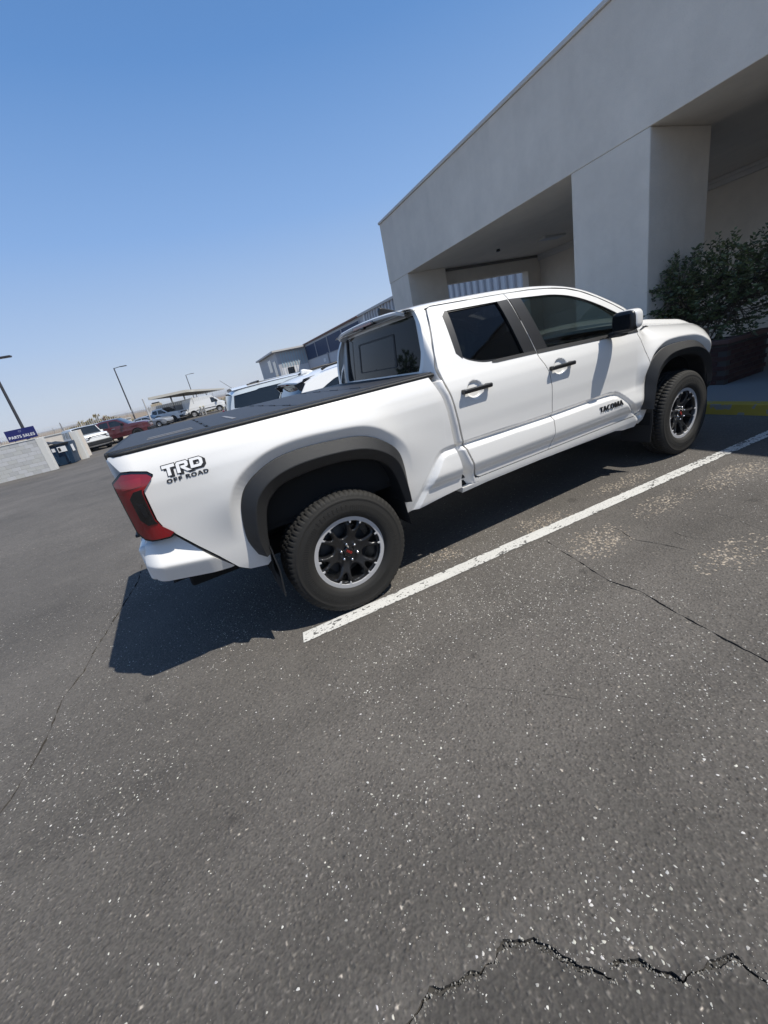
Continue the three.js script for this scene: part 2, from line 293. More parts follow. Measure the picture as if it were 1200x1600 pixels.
// asphalt: binder, grains, exposed stone, worn patches
const aggregatePatches = [[1.76, 0.84, 0.26, 0.17], [1.75, 1.33, 0.24, 0.20], [2.56, 1.27, 0.34, 0.13], [3.4, 1.33, 0.5, 0.16], [2.1, 2.0, 0.3, 0.14], [0.8, 0.72, 0.22, 0.1], [2.75, 0.75, 0.35, 0.09]];
const skimEdge = curve1([[-0.62, 2.70], [-0.53, 2.69], [-0.42, 2.672], [-0.28, 2.70], [-0.17, 2.715], [-0.11, 2.81], [-0.03, 2.85], [0.05, 2.89], [0.16, 2.95], [0.25, 3.03], [0.4, 3.16]]);
function asphalt(w, h, u0, v0, du, dv, grains, near) {
  const n = w * h, T = new Float32Array(n), Tr = new Float32Array(n), B = new Float32Array(n);
  const sx = w / du, sy = h / dv;
  const lowRes = (fn, s) => { const W = Math.ceil(w / s) + 2, H = Math.ceil(h / s) + 2, a = new Float32Array(W * H); for (let j = 0; j < H; j++) for (let i = 0; i < W; i++) a[j * W + i] = fn(u0 + i * s / sx, v0 + j * s / sy); return (i, j) => { const x = i / s, y = j / s, a0 = Math.floor(x), b0 = Math.floor(y), fx = x - a0, fy = y - b0, o = b0 * W + a0; return (a[o] * (1 - fx) + a[o + 1] * fx) * (1 - fy) + (a[o + W] * (1 - fx) + a[o + W + 1] * fx) * fy; }; };
  const per = near ? 0 : 1;
  const N2 = (u, v, s, o) => per ? wrapN(u / du * Math.round(du * s), v / dv * Math.round(dv * s), o, Math.round(du * s)) : vnoise(u * s + o, v * s + o * 1.7);
  const big = lowRes((u, v) => 0.5 * N2(u, v, 0.8, 11) + 0.3 * N2(u, v, 2.1, 23) + 0.2 * N2(u, v, 5, 5), 16);
  const mid = lowRes((u, v) => 0.6 * N2(u, v, 14, 3) + 0.4 * N2(u, v, 33, 8), 4);
  const pm = near ? lowRes((u, v) => { let m = 0; for (const [a, b, ra, rb] of aggregatePatches) { const q = ((u - a) / ra) ** 2 + ((v - b) / rb) ** 2 + (fbm(u * 7, v * 7, 3) - 0.45) * 2.2; m = Math.max(m, 0.85 * (1 - sst(-0.1, 1.5, q))); } return m; }, 8) : () => 0;
  // a later skim of finer, darker asphalt lies on the near side of the broad crack
  const tar = near ? lowRes((u, v) => u > -0.75 && u < 0.5 && v > skimEdge(u) ? 0.68 : 1, 4) : () => 1;
  // drips of oil, rubber marks and one pale scrape
  const drips = [[0.9, 0.62, 0.05], [1.35, 1.55, 0.03], [0.35, 1.75, 0.022], [2.2, 0.7, 0.06], [-0.9, 1.9, 0.03], [0.1, 2.3, 0.018], [2.9, 1.7, 0.05], [-1.3, 0.9, 0.035], [0.75, 2.6, 0.02]];
  const marks = near ? lowRes((u, v) => { let k = 1; for (const [a, b, r] of drips) { const q = Math.hypot(u - a, v - b) / r + (fbm(u * 30, v * 30, 2) - 0.4) * 1.2; k *= 1 - 0.35 * (1 - sst(0.6, 1.1, q)); } const tyre = (c, wd, s) => { const d = Math.abs(v - c - 0.05 * Math.sin(u * 0.9 + s)) / wd; return 1 - 0.10 * (1 - sst(0.5, 1.2, d + (fbm(u * 5, v * 18, 3) - 0.45) * 1.4)); }; k *= tyre(1.62, 0.11, 0) * tyre(2.45, 0.12, 2); const t = (u - 0.63) / (0.51 - 0.63), d = Math.abs(v - mix(1.0, 1.47, t)) ; const sx_ = Math.abs((u - 0.63) * (1.47 - 1.0) - (v - 1.06) * (0.51 - 0.63)) / 0.485; if (v > 1.06 && v < 1.5) k += 0.55 * (1 - sst(0.003, 0.010, sx_)) * vnoise(u * 90, v * 30); return k; }, 4) : () => 1;
  for (let j = 0; j < h; j++) for (let i = 0; i < w; i++) { const o = j * w + i, r = hash2(i, j * 7 + 3), r2 = hash2(i >> 1, (j >> 1) * 5 + 1); const m = mid(i, j); T[o] = 0.080 * tar(i, j) * marks(i, j) * (0.60 + 0.80 * big(i, j)) * (0.56 + 0.42 * r + 0.34 * r2 + 0.14 * m); B[o] = 0.35 * m + 0.28 * r2 + 0.16 * r; Tr[o] = 0; }
  for (let k = 0; k < grains; k++) {
    const x = rnd() * w, y = rnd() * h, t = rnd(), pmk = pm(x, y), g = big(x, y);
    let c, r = 0.5 + rnd() * rnd() * 1.3; if (t < 0.55) c = 0.07 + rnd() * 0.045; else if (t < 0.80) c = 0.045 + rnd() * 0.02; else c = 0.11 + rnd() * 0.05; let tan = rnd() * 0.25;
    if (pmk > rnd() * 0.8 + 0.02) { r = 0.7 + rnd() * 1.2; c = 0.10 + rnd() * 0.30; tan = 0.5 + rnd() * 0.5; }
    else if (rnd() < 0.010) { c = 0.25 + rnd() * 0.25; tan = 0.35; r = 0.5 + rnd() * 0.7; } else r = Math.min(r, 1.1);
    const i0 = Math.floor(x - r), i1 = Math.ceil(x + r), j0 = Math.floor(y - r * sy / sx), j1 = Math.ceil(y + r * sy / sx), hb = 0.25 + rnd() * 0.5, e = rr(0.7, 1.3);
    for (let j = j0; j <= j1; j++) for (let i = i0; i <= i1; i++) { const d = ((i - x) / r / e) ** 2 + ((j - y) / (r * sy / sx) * e) ** 2; if (d > 1) continue; const o = ((j + h) % h) * w + ((i + w) % w), a = Math.min(1, (1 - d) * 2.2); T[o] = mix(T[o], c, a); Tr[o] = mix(Tr[o], tan, a); B[o] = Math.max(B[o], mix(B[o], B[o] * 0.5 + hb, a)); }
  }
  const cd = new Uint8Array(n * 4), bd = new Uint8Array(n * 4);
  for (let o = 0; o < n; o++) { const t = T[o], k = Tr[o]; cd[4 * o] = toS(t * (1.07 + 0.08 * k)); cd[4 * o + 1] = toS(t * (0.97 - 0.02 * k)); cd[4 * o + 2] = toS(t * (0.86 - 0.15 * k)); cd[4 * o + 3] = 255; const b = Math.round(255 * clamp(B[o])); bd[4 * o] = bd[4 * o + 1] = bd[4 * o + 2] = b; bd[4 * o + 3] = 255; }
  return { map: finishTex(cd, w, h, true), bump: finishTex(bd, w, h, false), T };
}
const aNear = asphalt(2048, 2048, U0, V0, U1 - U0, V1 - V0, 260000, true);
const aFar = asphalt(1024, 1024, 0, 0, 9, 9, 60000, false);
const asphaltNear = std(lin(1, 1, 1), { roughness: 0.88, map: aNear.map, bumpMap: aNear.bump, bumpScale: 0.008 });
const asphaltFar = std(lin(1, 1, 1), { roughness: 0.9, map: aFar.map, bumpMap: aFar.bump, bumpScale: 0.004 });
{
  const rect = [[U0, -V1], [U1, -V1], [U1, -V0], [U0, -V0]];
  const g = new THREE.ShapeGeometry(shapeOf(rect, crackPolys.map(c => c.poly.map(p => [p[0], -p[1]])))); g.rotateX(-Math.PI / 2);
  const walls = [g];
  for (const { poly } of crackPolys) { const R = []; const P = [...poly, poly[0]]; for (const p of P) R.push([[p[0], 0, p[1]], [p[0], -0.014, p[1]]]); walls.push(loft(R)); }
  const m = merge(walls); const p = m.attributes.position, uv = m.attributes.uv; for (let i = 0; i < p.count; i++) uv.setXY(i, (p.getX(i) - U0) / (U1 - U0), (p.getZ(i) - V0) / (V1 - V0));
  struct('asphalt_lot', m, asphaltNear);
  const bed = box(U0, U1, -0.06, -0.014, V0, V1); struct('asphalt_base', bed, std(lin(0.05, 0.047, 0.043), { roughness: 1 }));
  // the rest of the lot out to the horizon
  const us = [-900, -200, -60, -24, -10, U0, U1, 16, 40, 120, 900], vs = [-1500, -400, -150, -90, -60, -44, -34]; for (let v = -28; v < V0 - 0.5; v += 1.5) vs.push(v); vs.push(V0, V1, 12, 30, 100, 400);
  const pos = [], uvs = [], idx = []; for (const v of vs) for (const u of us) { pos.push(u, gy(v), v); uvs.push(u / 9, v / 9); }
  for (let j = 0; j < vs.length - 1; j++) for (let i = 0; i < us.length - 1; i++) { if (us[i] >= U0 && us[i + 1] <= U1 && vs[j] >= V0 && vs[j + 1] <= V1) continue; const a = j * us.length + i, b = a + 1, c = a + us.length, d = c + 1; idx.push(a, c, b, b, c, d); }
  const fg = new THREE.BufferGeometry(); fg.setAttribute('position', new THREE.Float32BufferAttribute(pos, 3)); fg.setAttribute('uv', new THREE.Float32BufferAttribute(uvs, 2)); fg.setIndex(idx); fg.computeVertexNormals();
  struct('ground', fg, asphaltFar);
}
// pale stone chips set in the asphalt
{
  const base = (() => { const g = new THREE.IcosahedronGeometry(1, 0), p = g.attributes.position; for (let i = 0; i < p.count; i++) { const k = 0.62 + 0.62 * hash2(Math.round(p.getX(i) * 7 + 90), Math.round(p.getY(i) * 7 + 50) + Math.round(p.getZ(i) * 7 + 20) * 13); p.setXYZ(i, p.getX(i) * k, p.getY(i), p.getZ(i) * k); } g.computeVertexNormals(); return g; })(); const N = 54000;
  const im = new THREE.InstancedMesh(base, std(lin(0.8, 0.8, 0.8), { roughness: 0.85 }), N); const m = new THREE.Matrix4(), q = new THREE.Quaternion(), e = new THREE.Euler(), c = new THREE.Color(); let k = 0;
  while (k < N) {
    const u = rr(-2.8, 3.9), v = rr(-1.3, 3.5); const d = fbm(u * 0.9 + 40, v * 0.9 + 11, 3); let w = 0.12 + 1.1 * sst(0.34, 0.66, d); w *= mix(1, 0.25, sst(0.7, 2.0, u)); if (v > skimEdge(u) && u > -0.75 && u < 0.5) w *= 0.18; if (rnd() > w) continue;
    if (v > 0.9 && v < 1.06 && u > -0.45) continue;
    const s = 0.0008 + 0.0038 * Math.pow(rnd(), 4.6); e.set(0, rnd() * 6.28, 0); q.setFromEuler(e); m.compose(new THREE.Vector3(u, 0.0002, v), q, new THREE.Vector3(s * rr(0.8, 1.5), Math.min(0.0014, s * 0.3), s * rr(0.7, 1.2))); im.setMatrixAt(k, m);
    const t = rr(0.20, 0.74); c.setRGB(t, t * rr(0.94, 0.99), t * rr(0.82, 0.94)); im.setColorAt(k, c); k++;
  }
  // crumbs along the two broad cracks
  im.name = 'stone_chips'; im.userData = { label: 'pale stone chips scattered through the dark asphalt', category: 'gravel', kind: 'stuff' }; im.castShadow = im.receiveShadow = true; scene.add(im);
  const cr = []; for (const k of [0, 1]) for (const p of crackPolys[k].C) for (let t = 0; t < 5; t++) { if (rnd() < 0.4) continue; const q = rnd() * rnd(); cr.push([p[0] + rr(-0.012, 0.012), p[1] + 0.002 + 0.03 * q * (rnd() < 0.75 ? 1 : -1)]); }
  const im2 = new THREE.InstancedMesh(base, std(lin(0.7, 0.7, 0.7), { roughness: 0.9 }), cr.length); cr.forEach((p, i) => { const s = rr(0.0012, 0.004); e.set(rnd() * 6, rnd() * 6, rnd() * 6); q.setFromEuler(e); m.compose(new THREE.Vector3(p[0], 0.0006, p[1]), q, new THREE.Vector3(s, s * 0.6, s * 0.8)); im2.setMatrixAt(i, m); const t = rr(0.10, 0.5); c.setRGB(t, t * 0.94, t * 0.82); im2.setColorAt(i, c); });
  im2.name = 'crack_crumbs'; im2.userData = { label: 'loose crumbs of stone along the broken asphalt crack', category: 'gravel', kind: 'stuff' }; im2.castShadow = im2.receiveShadow = true; scene.add(im2);
}
// painted stall line
{
  const paintTex = (() => { const w = 2048, h = 64; return dataTex(w, h, (i, j) => { const u = i / w * 5.7, v = j / h * 0.115; const wear = 0.55 * fbm(u * 9, v * 30, 3) + 0.45 * vnoise(u * 60, v * 90); const far = sst(3.1, 4.4, u); const edge = Math.min(j, h - 1 - j) / h; let t = 0.60 + 0.10 * (fbm(u * 4, v * 20, 2) - 0.5) - 0.05 * hash2(i, j); const tear = wear > 0.655 - 0.12 * far - 0.10 * sst(0.10, 0, edge) || (hash2(i >> 1, j >> 1) > 0.972 - 0.05 * far); const cross = fbm(u * 2.3 + 9, 1.5, 2) > 0.66 && vnoise(u * 30, v * 40) > 0.55; if (tear || cross) t = 0.085 + 0.07 * hash2(i, j + 9); return [toS(t), toS(t * 0.985), toS(t * 0.93)]; }, { srgb: true }); })();
  paintTex.wrapS = paintTex.wrapT = THREE.ClampToEdgeWrapping;
  const A = [], B = [], n = 260; for (let i = 0; i <= n; i++) { const u = mix(-0.40, 5.27, i / n), nz = (s) => (fbm(u * 14, s, 2) - 0.5) * 0.006; const end = i === 0 ? 0.02 : 0; A.push([u + end, 0.004, 0.922 + nz(1) + 0.012 * sst(2.5, 5, u)]); B.push([u, 0.004, 1.032 + nz(7) + 0.012 * sst(2.5, 5, u)]); }
  const pos = [], uv = [], idx = []; for (let i = 0; i <= n; i++) { pos.push(...A[i], ...B[i]); uv.push(i / n, 0, i / n, 1); if (i < n) { const a = 2 * i; idx.push(a, a + 1, a + 2, a + 1, a + 3, a + 2); } }
  const g = new THREE.BufferGeometry(); g.setAttribute('position', new THREE.Float32BufferAttribute(pos, 3)); g.setAttribute('uv', new THREE.Float32BufferAttribute(uv, 2)); g.setIndex(idx); g.computeVertexNormals();
  struct('stall_line', g, std(lin(1, 1, 1), { roughness: 0.75, map: paintTex, bumpMap: texRep(grainBump, 22, 0.5), bumpScale: 0.002 }));
}
// ---------------------------------------------------------------- the stuccoed portico, its pavement and planting
const X0 = 6.4, XB = 7.78, PH = 5.49, FB = 3.735;   // facade plane, back of the beam, parapet height, beam underside
{
  struct('pavement', (() => { const g = box(5.44, 12.3, -0.2, 0.13, -12, 14); return g; })(), std(lin(0.22, 0.215, 0.205), { roughness: 0.9, bumpMap: texRep(grainBump, 1.5, 1.5), bumpScale: 0.004 }));
  const kerbTex = dataTex(1024, 64, (i, j) => { const w = fbm(i * 0.03, j * 0.09, 4), c = hash2(i, j); const bare = w > 0.60; return bare ? [toS(0.22 + 0.04 * c), toS(0.21 + 0.04 * c), toS(0.19 + 0.03 * c)] : [toS(0.40 * (0.85 + 0.2 * w)), toS(0.29 * (0.85 + 0.2 * w)), toS(0.035)]; }, { srgb: true });
  const kg = merge([box(5.285, 5.436, -0.2, 0.134, -12, 14, 0.015)]);
  struct('kerb', kg, std(lin(1, 1, 1), { roughness: 0.8, map: texRep(kerbTex, 0.5, 2) }));
  const b = thing('portico_building', 'grey stuccoed building with a deep beam, square columns and an open portico', 'building');
  const vE = -10.35, vR = 14;
  meshOf('fascia_beam', box(X0, XB, FB, PH - 0.07, vE, vR, 0.012), M.stucco, b);
  meshOf('parapet_cap', box(X0 - 0.035, XB + 0.1, PH - 0.066, PH, vE - 0.03, vR, 0.01), M.trim, b);
  for (const [a, c] of [[-2.96, -1.58], [vE + 0.01, -9.08], [4.6, 6.0]]) meshOf('column', box(X0 + 0.006, XB - 0.004, 0.12, FB + 0.001, a, c, 0.018), M.stucco, b);
  meshOf('ceiling', box(XB + 0.003, 12.4, 3.80, 3.98, vE + 0.02, vR), M.stucco, b);
  meshOf('roof_slab', box(XB + 0.1, 12.6, 4.3, 4.6, vE + 0.05, vR), M.trim, b);
  meshOf('back_wall', box(12.2, 12.5, 0.12, 3.80, -9.95, vR), M.stucco, b);
  meshOf('cornice', merge([box(12.12, 12.198, 3.62, 3.797, -9.65, vR, 0.01), box(12.05, 12.118, 3.72, 3.796, -9.65, vR, 0.01)]), M.trim, b);
  // end wall with its open bay
  meshOf('end_wall', merge([box(XB + 0.001, 12.19, 3.36, 3.797, -9.95, -9.65), box(11.62, 12.198, 0.12, 3.36, -9.95, -9.65)]), M.stucco, b);
  meshOf('end_cornice', box(XB + 0.002, 12.045, 3.72, 3.796, -9.648, -9.58, 0.008), std(lin(0.16, 0.14, 0.12), { roughness: 0.7 }), b);
  const lampG = meshOf('ceiling_lamp', box(9.9, 10.7, 3.745, 3.799, -7.4, -7.05, 0.01), M.trim, b); meshOf('diffuser', box(9.95, 10.65, 3.735, 3.744, -7.36, -7.09), std(lin(0.55, 0.55, 0.55)), lampG);
  meshOf('ceiling_sensor', (() => { const g = new THREE.CylinderGeometry(0.05, 0.06, 0.06, 16); g.translate(8.9, 3.768, -7.9); return g; })(), M.black, b);
  // brick planter
  const brickT = [0.042, 0.036, 0.050].map((r, k) => std(lin(r, r * (0.33 + 0.03 * k), r * 0.27), { roughness: 0.9 }));
  const pl = thing('brick_planter', 'low dark red brick planter under the bush beside the column', 'planter');
  const px0 = 6.45, px1 = 7.45, pz0 = -1.56, pz1 = -0.42, pTop = 0.70;
  meshOf('mortar', merge([box(px0 + 0.012, px0 + 0.12, 0.12, pTop, pz0 + 0.01, pz1 - 0.01), box(px1 - 0.12, px1 - 0.012, 0.12, pTop, pz0 + 0.01, pz1 - 0.01), box(px0 + 0.1, px1 - 0.1, 0.12, pTop, pz1 - 0.12, pz1 - 0.012)]), std(lin(0.05, 0.042, 0.038), { roughness: 1 }), pl);
  meshOf('soil', box(px0 + 0.1, px1 - 0.1, 0.13, pTop - 0.06, pz0 + 0.02, pz1 - 0.1), std(lin(0.035, 0.026, 0.018), { roughness: 1 }), pl);
  const bg1 = box(-0.05, 0.05, 0, 0.057, -0.0975, 0.0975, 0.006), bg2 = box(-0.0975, 0.0975, 0, 0.057, -0.05, 0.05, 0.006);
  for (let r = 0; r < 8; r++) { const y = 0.135 + r * 0.067; for (let z = pz0 + 0.1 + (r % 2) * 0.1; z < pz1 - 0.06; z += 0.205) { const m = meshOf('brick', bg1, brickT[Math.floor(rnd() * 3)], pl); m.position.set(px0 + 0.05, y, z); } for (let x = px0 + 0.1 + ((r + 1) % 2) * 0.1; x < px1 - 0.05; x += 0.205) { const m = meshOf('brick', bg2, brickT[Math.floor(rnd() * 3)], pl); m.position.set(x, y, pz1 - 0.05); } }
  meshOf('coping', merge([box(px0 - 0.03, px0 + 0.13, pTop + 0.001, pTop + 0.06, pz0, pz1 + 0.03, 0.01), box(px0 + 0.132, px1 + 0.02, pTop + 0.001, pTop + 0.06, pz1 - 0.13, pz1 + 0.03, 0.01)]), std(lin(0.10, 0.05, 0.04), { roughness: 0.9 }), pl);
  // low dark wall further right, under the window ledge
  const lw = thing('low_wall', 'long low dark brick wall behind the brick planter', 'wall');
  meshOf('wall_body', box(7.62, 7.78, 0.12, 0.62, -0.35, 9, 0.01), std(lin(0.05, 0.022, 0.018), { roughness: 0.95 }), lw); meshOf('wall_cap', box(7.57, 7.83, 0.621, 0.68, -0.38, 9, 0.012), std(lin(0.12, 0.10, 0.09), { roughness: 0.9 }), lw);
}
// leafy bush in the planter
function leafGeo(list, fold = 0.25) { // list of [pos, dir(Vector3), size, roll]
  const pos = [], nor = []; const X = new THREE.Vector3(), Y = new THREE.Vector3(), Z = new THREE.Vector3();
  for (const [p, d, s, roll] of list) {
    Y.copy(d).normalize(); X.set(Math.cos(roll), Math.sin(roll * 1.7), Math.sin(roll)); X.cross(Y).normalize(); Z.crossVectors(X, Y);
    const P = (a, b, c) => [p[0] + X.x * a + Y.x * b + Z.x * c, p[1] + X.y * a + Y.y * b + Z.y * c, p[2] + X.z * a + Y.z * b + Z.z * c];
    const A = P(0, 0, 0), B = P(-s * 0.27, s * 0.45, s * 0.07), C = P(s * 0.27, s * 0.45, s * 0.07), D = P(0, s, -s * 0.05), E = P(0, s * 0.45, 0); pos.push(...A, ...E, ...B, ...A, ...C, ...E, ...B, ...E, ...D, ...E, ...C, ...D);
  }
  const g = new THREE.BufferGeometry(); g.setAttribute('position', new THREE.Float32BufferAttribute(pos, 3)); g.computeVertexNormals(); return g;
}
function bush(name, label, cx, cy, cz, lobes, n, size, mats, stemMat, group) {
  const t = thing(name, label, 'bush', group); t.position.set(cx, cy, cz);
  const stems = [], L = mats.map(() => []), V = new THREE.Vector3();
  for (const [lx, ly, lz, rx, ry, rz] of lobes) {
    const tip = [lx, ly, lz]; const mid = [lx * 0.4 + rr(-.05, .05), ly * 0.5, lz * 0.4 + rr(-.05, .05)]; stems.push(bar([lx * 0.1, 0, lz * 0.1], mid, 0.016, 6, 0.011), bar(mid, tip, 0.011, 6, 0.005));
    for (let k = 0; k < n / lobes.length / 14; k++) { // twigs
      const a = rnd() * 6.283, b = Math.acos(rr(-1, 1)), q = Math.cbrt(rr(0.15, 1)); const e = [lx + rx * q * Math.sin(b) * Math.cos(a), ly + ry * q * Math.cos(b), lz + rz * q * Math.sin(b) * Math.sin(a)];
      const dir = [e[0] - lx + rr(-.1, .1), e[1] - ly + 0.12, e[2] - lz + rr(-.1, .1)], dl = Math.hypot(...dir) || 1, len = rr(0.14, 0.30); const s1 = [e[0] + dir[0] / dl * len, e[1] + dir[1] / dl * len, e[2] + dir[2] / dl * len], s0 = [mix(e[0], s1[0], 0.1), mix(e[1], s1[1], 0.1), mix(e[2], s1[2], 0.1)]; stems.push(bar([lx, ly, lz], e, 0.005, 4, 0.004), bar(e, s1, 0.004, 4, 0.002));
      for (let i = 0; i < 14; i++) { const u = i / 13, ph = i * 2.4 + rnd(); V.set(dir[0] / dl * 0.5 + Math.cos(ph) * 0.9, dir[1] / dl * 0.5 + rr(-.35, .5), dir[2] / dl * 0.5 + Math.sin(ph) * 0.9); const m = Math.floor(rnd() * mats.length); L[m].push([[mix(s0[0], s1[0], u), mix(s0[1], s1[1], u), mix(s0[2], s1[2], u)], V.clone(), size * rr(0.7, 1.25), rnd() * 6.28]); }
    }
  }
  meshOf('stems', merge(stems), stemMat, t); L.forEach((l, k) => { if (l.length) meshOf('foliage', leafGeo(l), mats[k], t); }); return t;
}
const leafM = [[0.075, 0.098, 0.034], [0.11, 0.13, 0.05], [0.05, 0.068, 0.028]].map(c => phy(lin(...c), { roughness: 0.45, transmission: 0, side: THREE.DoubleSide }));
const barkM = std(lin(0.09, 0.07, 0.05), { roughness: 0.95 });
bush('leafy_bush', 'dark green leafy bush in front of the stuccoed column', 6.95, 0.58, -1.06, [[-0.15, 0.75, -0.75, 0.34, 0.42, 0.34], [0.0, 0.95, -0.35, 0.42, 0.42, 0.42], [0.0, 0.6, -0.2, 0.42, 0.4, 0.5], [0.05, 1.0, 0.25, 0.42, 0.34, 0.42], [-0.05, 0.65, 0.45, 0.42, 0.42, 0.42], [0.05, 0.95, 0.80, 0.42, 0.42, 0.40], [0.1, 0.5, 0.1, 0.45, 0.4, 0.6], [0.15, 1.05, 1.05, 0.36, 0.34, 0.34], [-0.1, 0.38, -0.6, 0.3, 0.3, 0.3]], 12000, 0.060, leafM, barkM);
// ---------------------------------------------------------------- the white pickup (x forward, z to its right side)
const WB = 3.686, AX = 0.41;
const truck = thing('pickup_truck', 'white crew cab pickup truck with black fender flares parked along the white line', 'pickup truck');
truck.rotation.y = 3.8 * RAD;
{
  const T = truck;
  const flareR = smoothPoly([[-0.535, 0.62], [-0.565, 0.73], [-0.54, 0.93], [-0.505, 1.005], [-0.455, 1.055], [-0.32, 1.12], [-0.18, 1.142], [0.05, 1.135], [0.25, 1.108], [0.37, 1.05], [0.475, 0.945], [0.508, 0.70], [0.505, 0.615]], 6);
  const flareRi = smoothPoly([[-0.468, 0.615], [-0.452, 0.73], [-0.405, 0.885], [-0.36, 0.935], [-0.30, 0.972], [-0.20, 0.992], [-0.10, 1.0], [0.09, 0.995], [0.24, 0.965], [0.335, 0.92], [0.395, 0.85], [0.435, 0.70], [0.448, 0.605]], 6);
  const flareF = smoothPoly([[3.025, 0.60], [3.04, 0.78], [3.06, 0.925], [3.095, 0.995], [3.16, 1.052], [3.26, 1.09], [3.44, 1.10], [3.62, 1.092], [3.77, 1.072], [3.90, 1.012], [4.0, 0.93], [4.09, 0.78], [4.12, 0.64]], 6);
  const flareFi = smoothPoly([[3.135, 0.585], [3.165, 0.70], [3.205, 0.83], [3.25, 0.89], [3.33, 0.94], [3.42, 0.968], [3.52, 0.975], [3.65, 0.968], [3.78, 0.942], [3.88, 0.90], [3.95, 0.84], [4.02, 0.73], [4.05, 0.63]], 6);
  const lowPath = smoothPoly([[0.50, 0.50], [0.62, 0.655], [0.745, 0.815], [0.79, 0.855], [0.84, 0.868], [0.95, 0.868], [1.87, 0.856], [2.35, 0.858], [2.58, 0.852], [2.67, 0.835], [2.75, 0.785], [2.88, 0.68], [3.02, 0.57]], 5);
  const dR = distPath(flareR), dF = distPath(flareF), dL = distPath(lowPath);
  const Pd = curve1([[0.40, 0.845], [0.47, 0.872], [0.525, 0.893], [0.57, 0.900], [0.605, 0.905], [0.655, 0.932], [0.70, 0.946], [0.79, 0.934], [0.84, 0.926], [0.92, 0.930], [1.02, 0.938], [1.12, 0.940], [1.2, 0.934], [1.27, 0.914], [1.33, 0.886], [1.45, 0.833], [1.6, 0.76], [1.7, 0.703], [1.755, 0.66], [1.79, 0.61], [1.81, 0.56]]);
  const Pb = curve1([[0.40, 0.84], [0.52, 0.872], [0.60, 0.893], [0.70, 0.908], [0.85, 0.922], [1.0, 0.934], [1.10, 0.941], [1.17, 0.942], [1.24, 0.930], [1.30, 0.908], [1.345, 0.885]]);
  const Pf = curve1([[0.40, 0.85], [0.6, 0.895], [0.8, 0.912], [1.0, 0.925], [1.1, 0.928], [1.17, 0.918], [1.225, 0.89], [1.265, 0.85], [1.295, 0.80], [1.315, 0.745], [1.33, 0.66]]);
  const groove = s => s < 0 ? 0 : s < 0.028 ? -0.023 * (s / 0.028) : s < 0.058 ? mix(-0.023, 0.006, (s - 0.028) / 0.03) : 0.006 * (1 - sst(0.058, 0.16, s));
  const ridge = (d, p, w) => { const a = (d + 0.003) / (p + 0.003), b = Math.exp(-((Math.max(0, d - p) / w) ** 1.5)), k = 0.16, h = Math.max(0, k - Math.abs(a - b)) / k; return Math.max(0, Math.min(a, b) - h * h * k * 0.25); };
  const cups = [[1.145, 1.193], [1.975, 1.183]];
  function side(x, y) {
    const wf = sst(2.95, 3.12, x); let wb = 1 - sst(0.80, 0.95, x), sl = -1;
    if (y < 1.0 && x > 0.4 && x < 3.1) { sl = dL(x, y)[0]; if (sl > 0) wb *= 1 - sst(0.0, 0.06, sl); }
    let z = Pd(y); if (wb > 0) z = mix(z, Pb(Math.min(y, 1.36)), wb); if (wf > 0) z = mix(z, Pf(y + 0.125 * Math.max(0, x - 3.2) * sst(0.9, 1.1, y)), wf);
    if (sl > -0.01 && sl < 0.17) z += groove(sl) * (x < 0.95 ? 0.6 : 1);
    if (x < 0.85) { const [d0] = dR(x, y); const d = -d0; if (d > -0.02 && d < 0.5) { const w = sst(0.72, 1.02, y) * (1 - 0.55 * sst(0.3, 0.55, x)); z += w * (0.034 * ridge(d, 0.059, 0.13)); } }
    if (x > 2.9) { const [d0] = dF(x, y); const d = -d0; if (d > -0.02 && d < 0.5) { const w = sst(0.75, 1.02, y); z += w * (0.042 * ridge(d, 0.050, 0.085)); } }
    for (const [cx, cy] of cups) { const q = ((x - cx) / 0.072) ** 2 + ((y - cy + 0.004) / 0.062) ** 2; if (q < 1) z -= 0.02 * sst(0, 0.55, 1 - q); }
    if (x < -0.94) z -= 0.055 * ((-0.94 - x) / 0.11) ** 2;
    if (x > 3.92) z -= 1.15 * (x - 3.92) ** 2;
    return z;
  }
  const f = (x, y) => [x, y, side(x, y)];
  const two = (name, g, mat, label) => { const a = meshOf(name, g, mat, T), b = meshOf(name, mirrorZ(g), mat, T); if (label) a.userData.label = label; return a; };
  const C = 0.009;
  // bed side
  const bedFront = [[0.815, 1.338], [0.832, 1.29], [0.866, 1.2], [0.889, 1.09], [0.905, 0.95], [0.915, 0.87], [0.937, 0.75], [0.947, 0.66], [0.948, 0.535]];
  const bedPoly = [[-1.045, 1.342], ...bedFront, [0.80, 0.524], [0.62, 0.505], [0.47, 0.495], ...flareRi.slice().reverse().map(p => [p[0] * 1, p[1] + 0.008]), [-0.475, 0.545], [-0.50, 0.525], [-0.60, 0.545], [-0.655, 0.585], [-0.735, 0.70], [-0.81, 0.797], [-0.925, 0.955], [-0.938, 1.0], [-0.940, 1.15], [-0.934, 1.168], [-0.878, 1.213], [-0.875, 1.222], [-0.895, 1.243], [-0.96, 1.262], [-1.005, 1.268]];
  two('bed_side', patch(bedPoly, f, { cell: 0.007, hd: 0.035 }), M.paint);
  // doors
  const rdRear = [[1.075, 1.768], [1.045, 1.755], [1.025, 1.72], [0.985, 1.6], [0.935, 1.46], [0.917, 1.38], [0.925, 1.28], [0.95, 1.18], [0.975, 1.02], [0.998, 0.87], [1.02, 0.79], [1.05, 0.70], [1.078, 0.60], [1.092, 0.578], [1.115, 0.569]];
  const bCut = [[1.822, 0.569], [1.848, 0.60], [1.866, 0.69], [1.866, 0.86], [1.866, 1.06], [1.845, 1.17], [1.785, 1.28], [1.775, 1.34], [1.748, 1.768]];
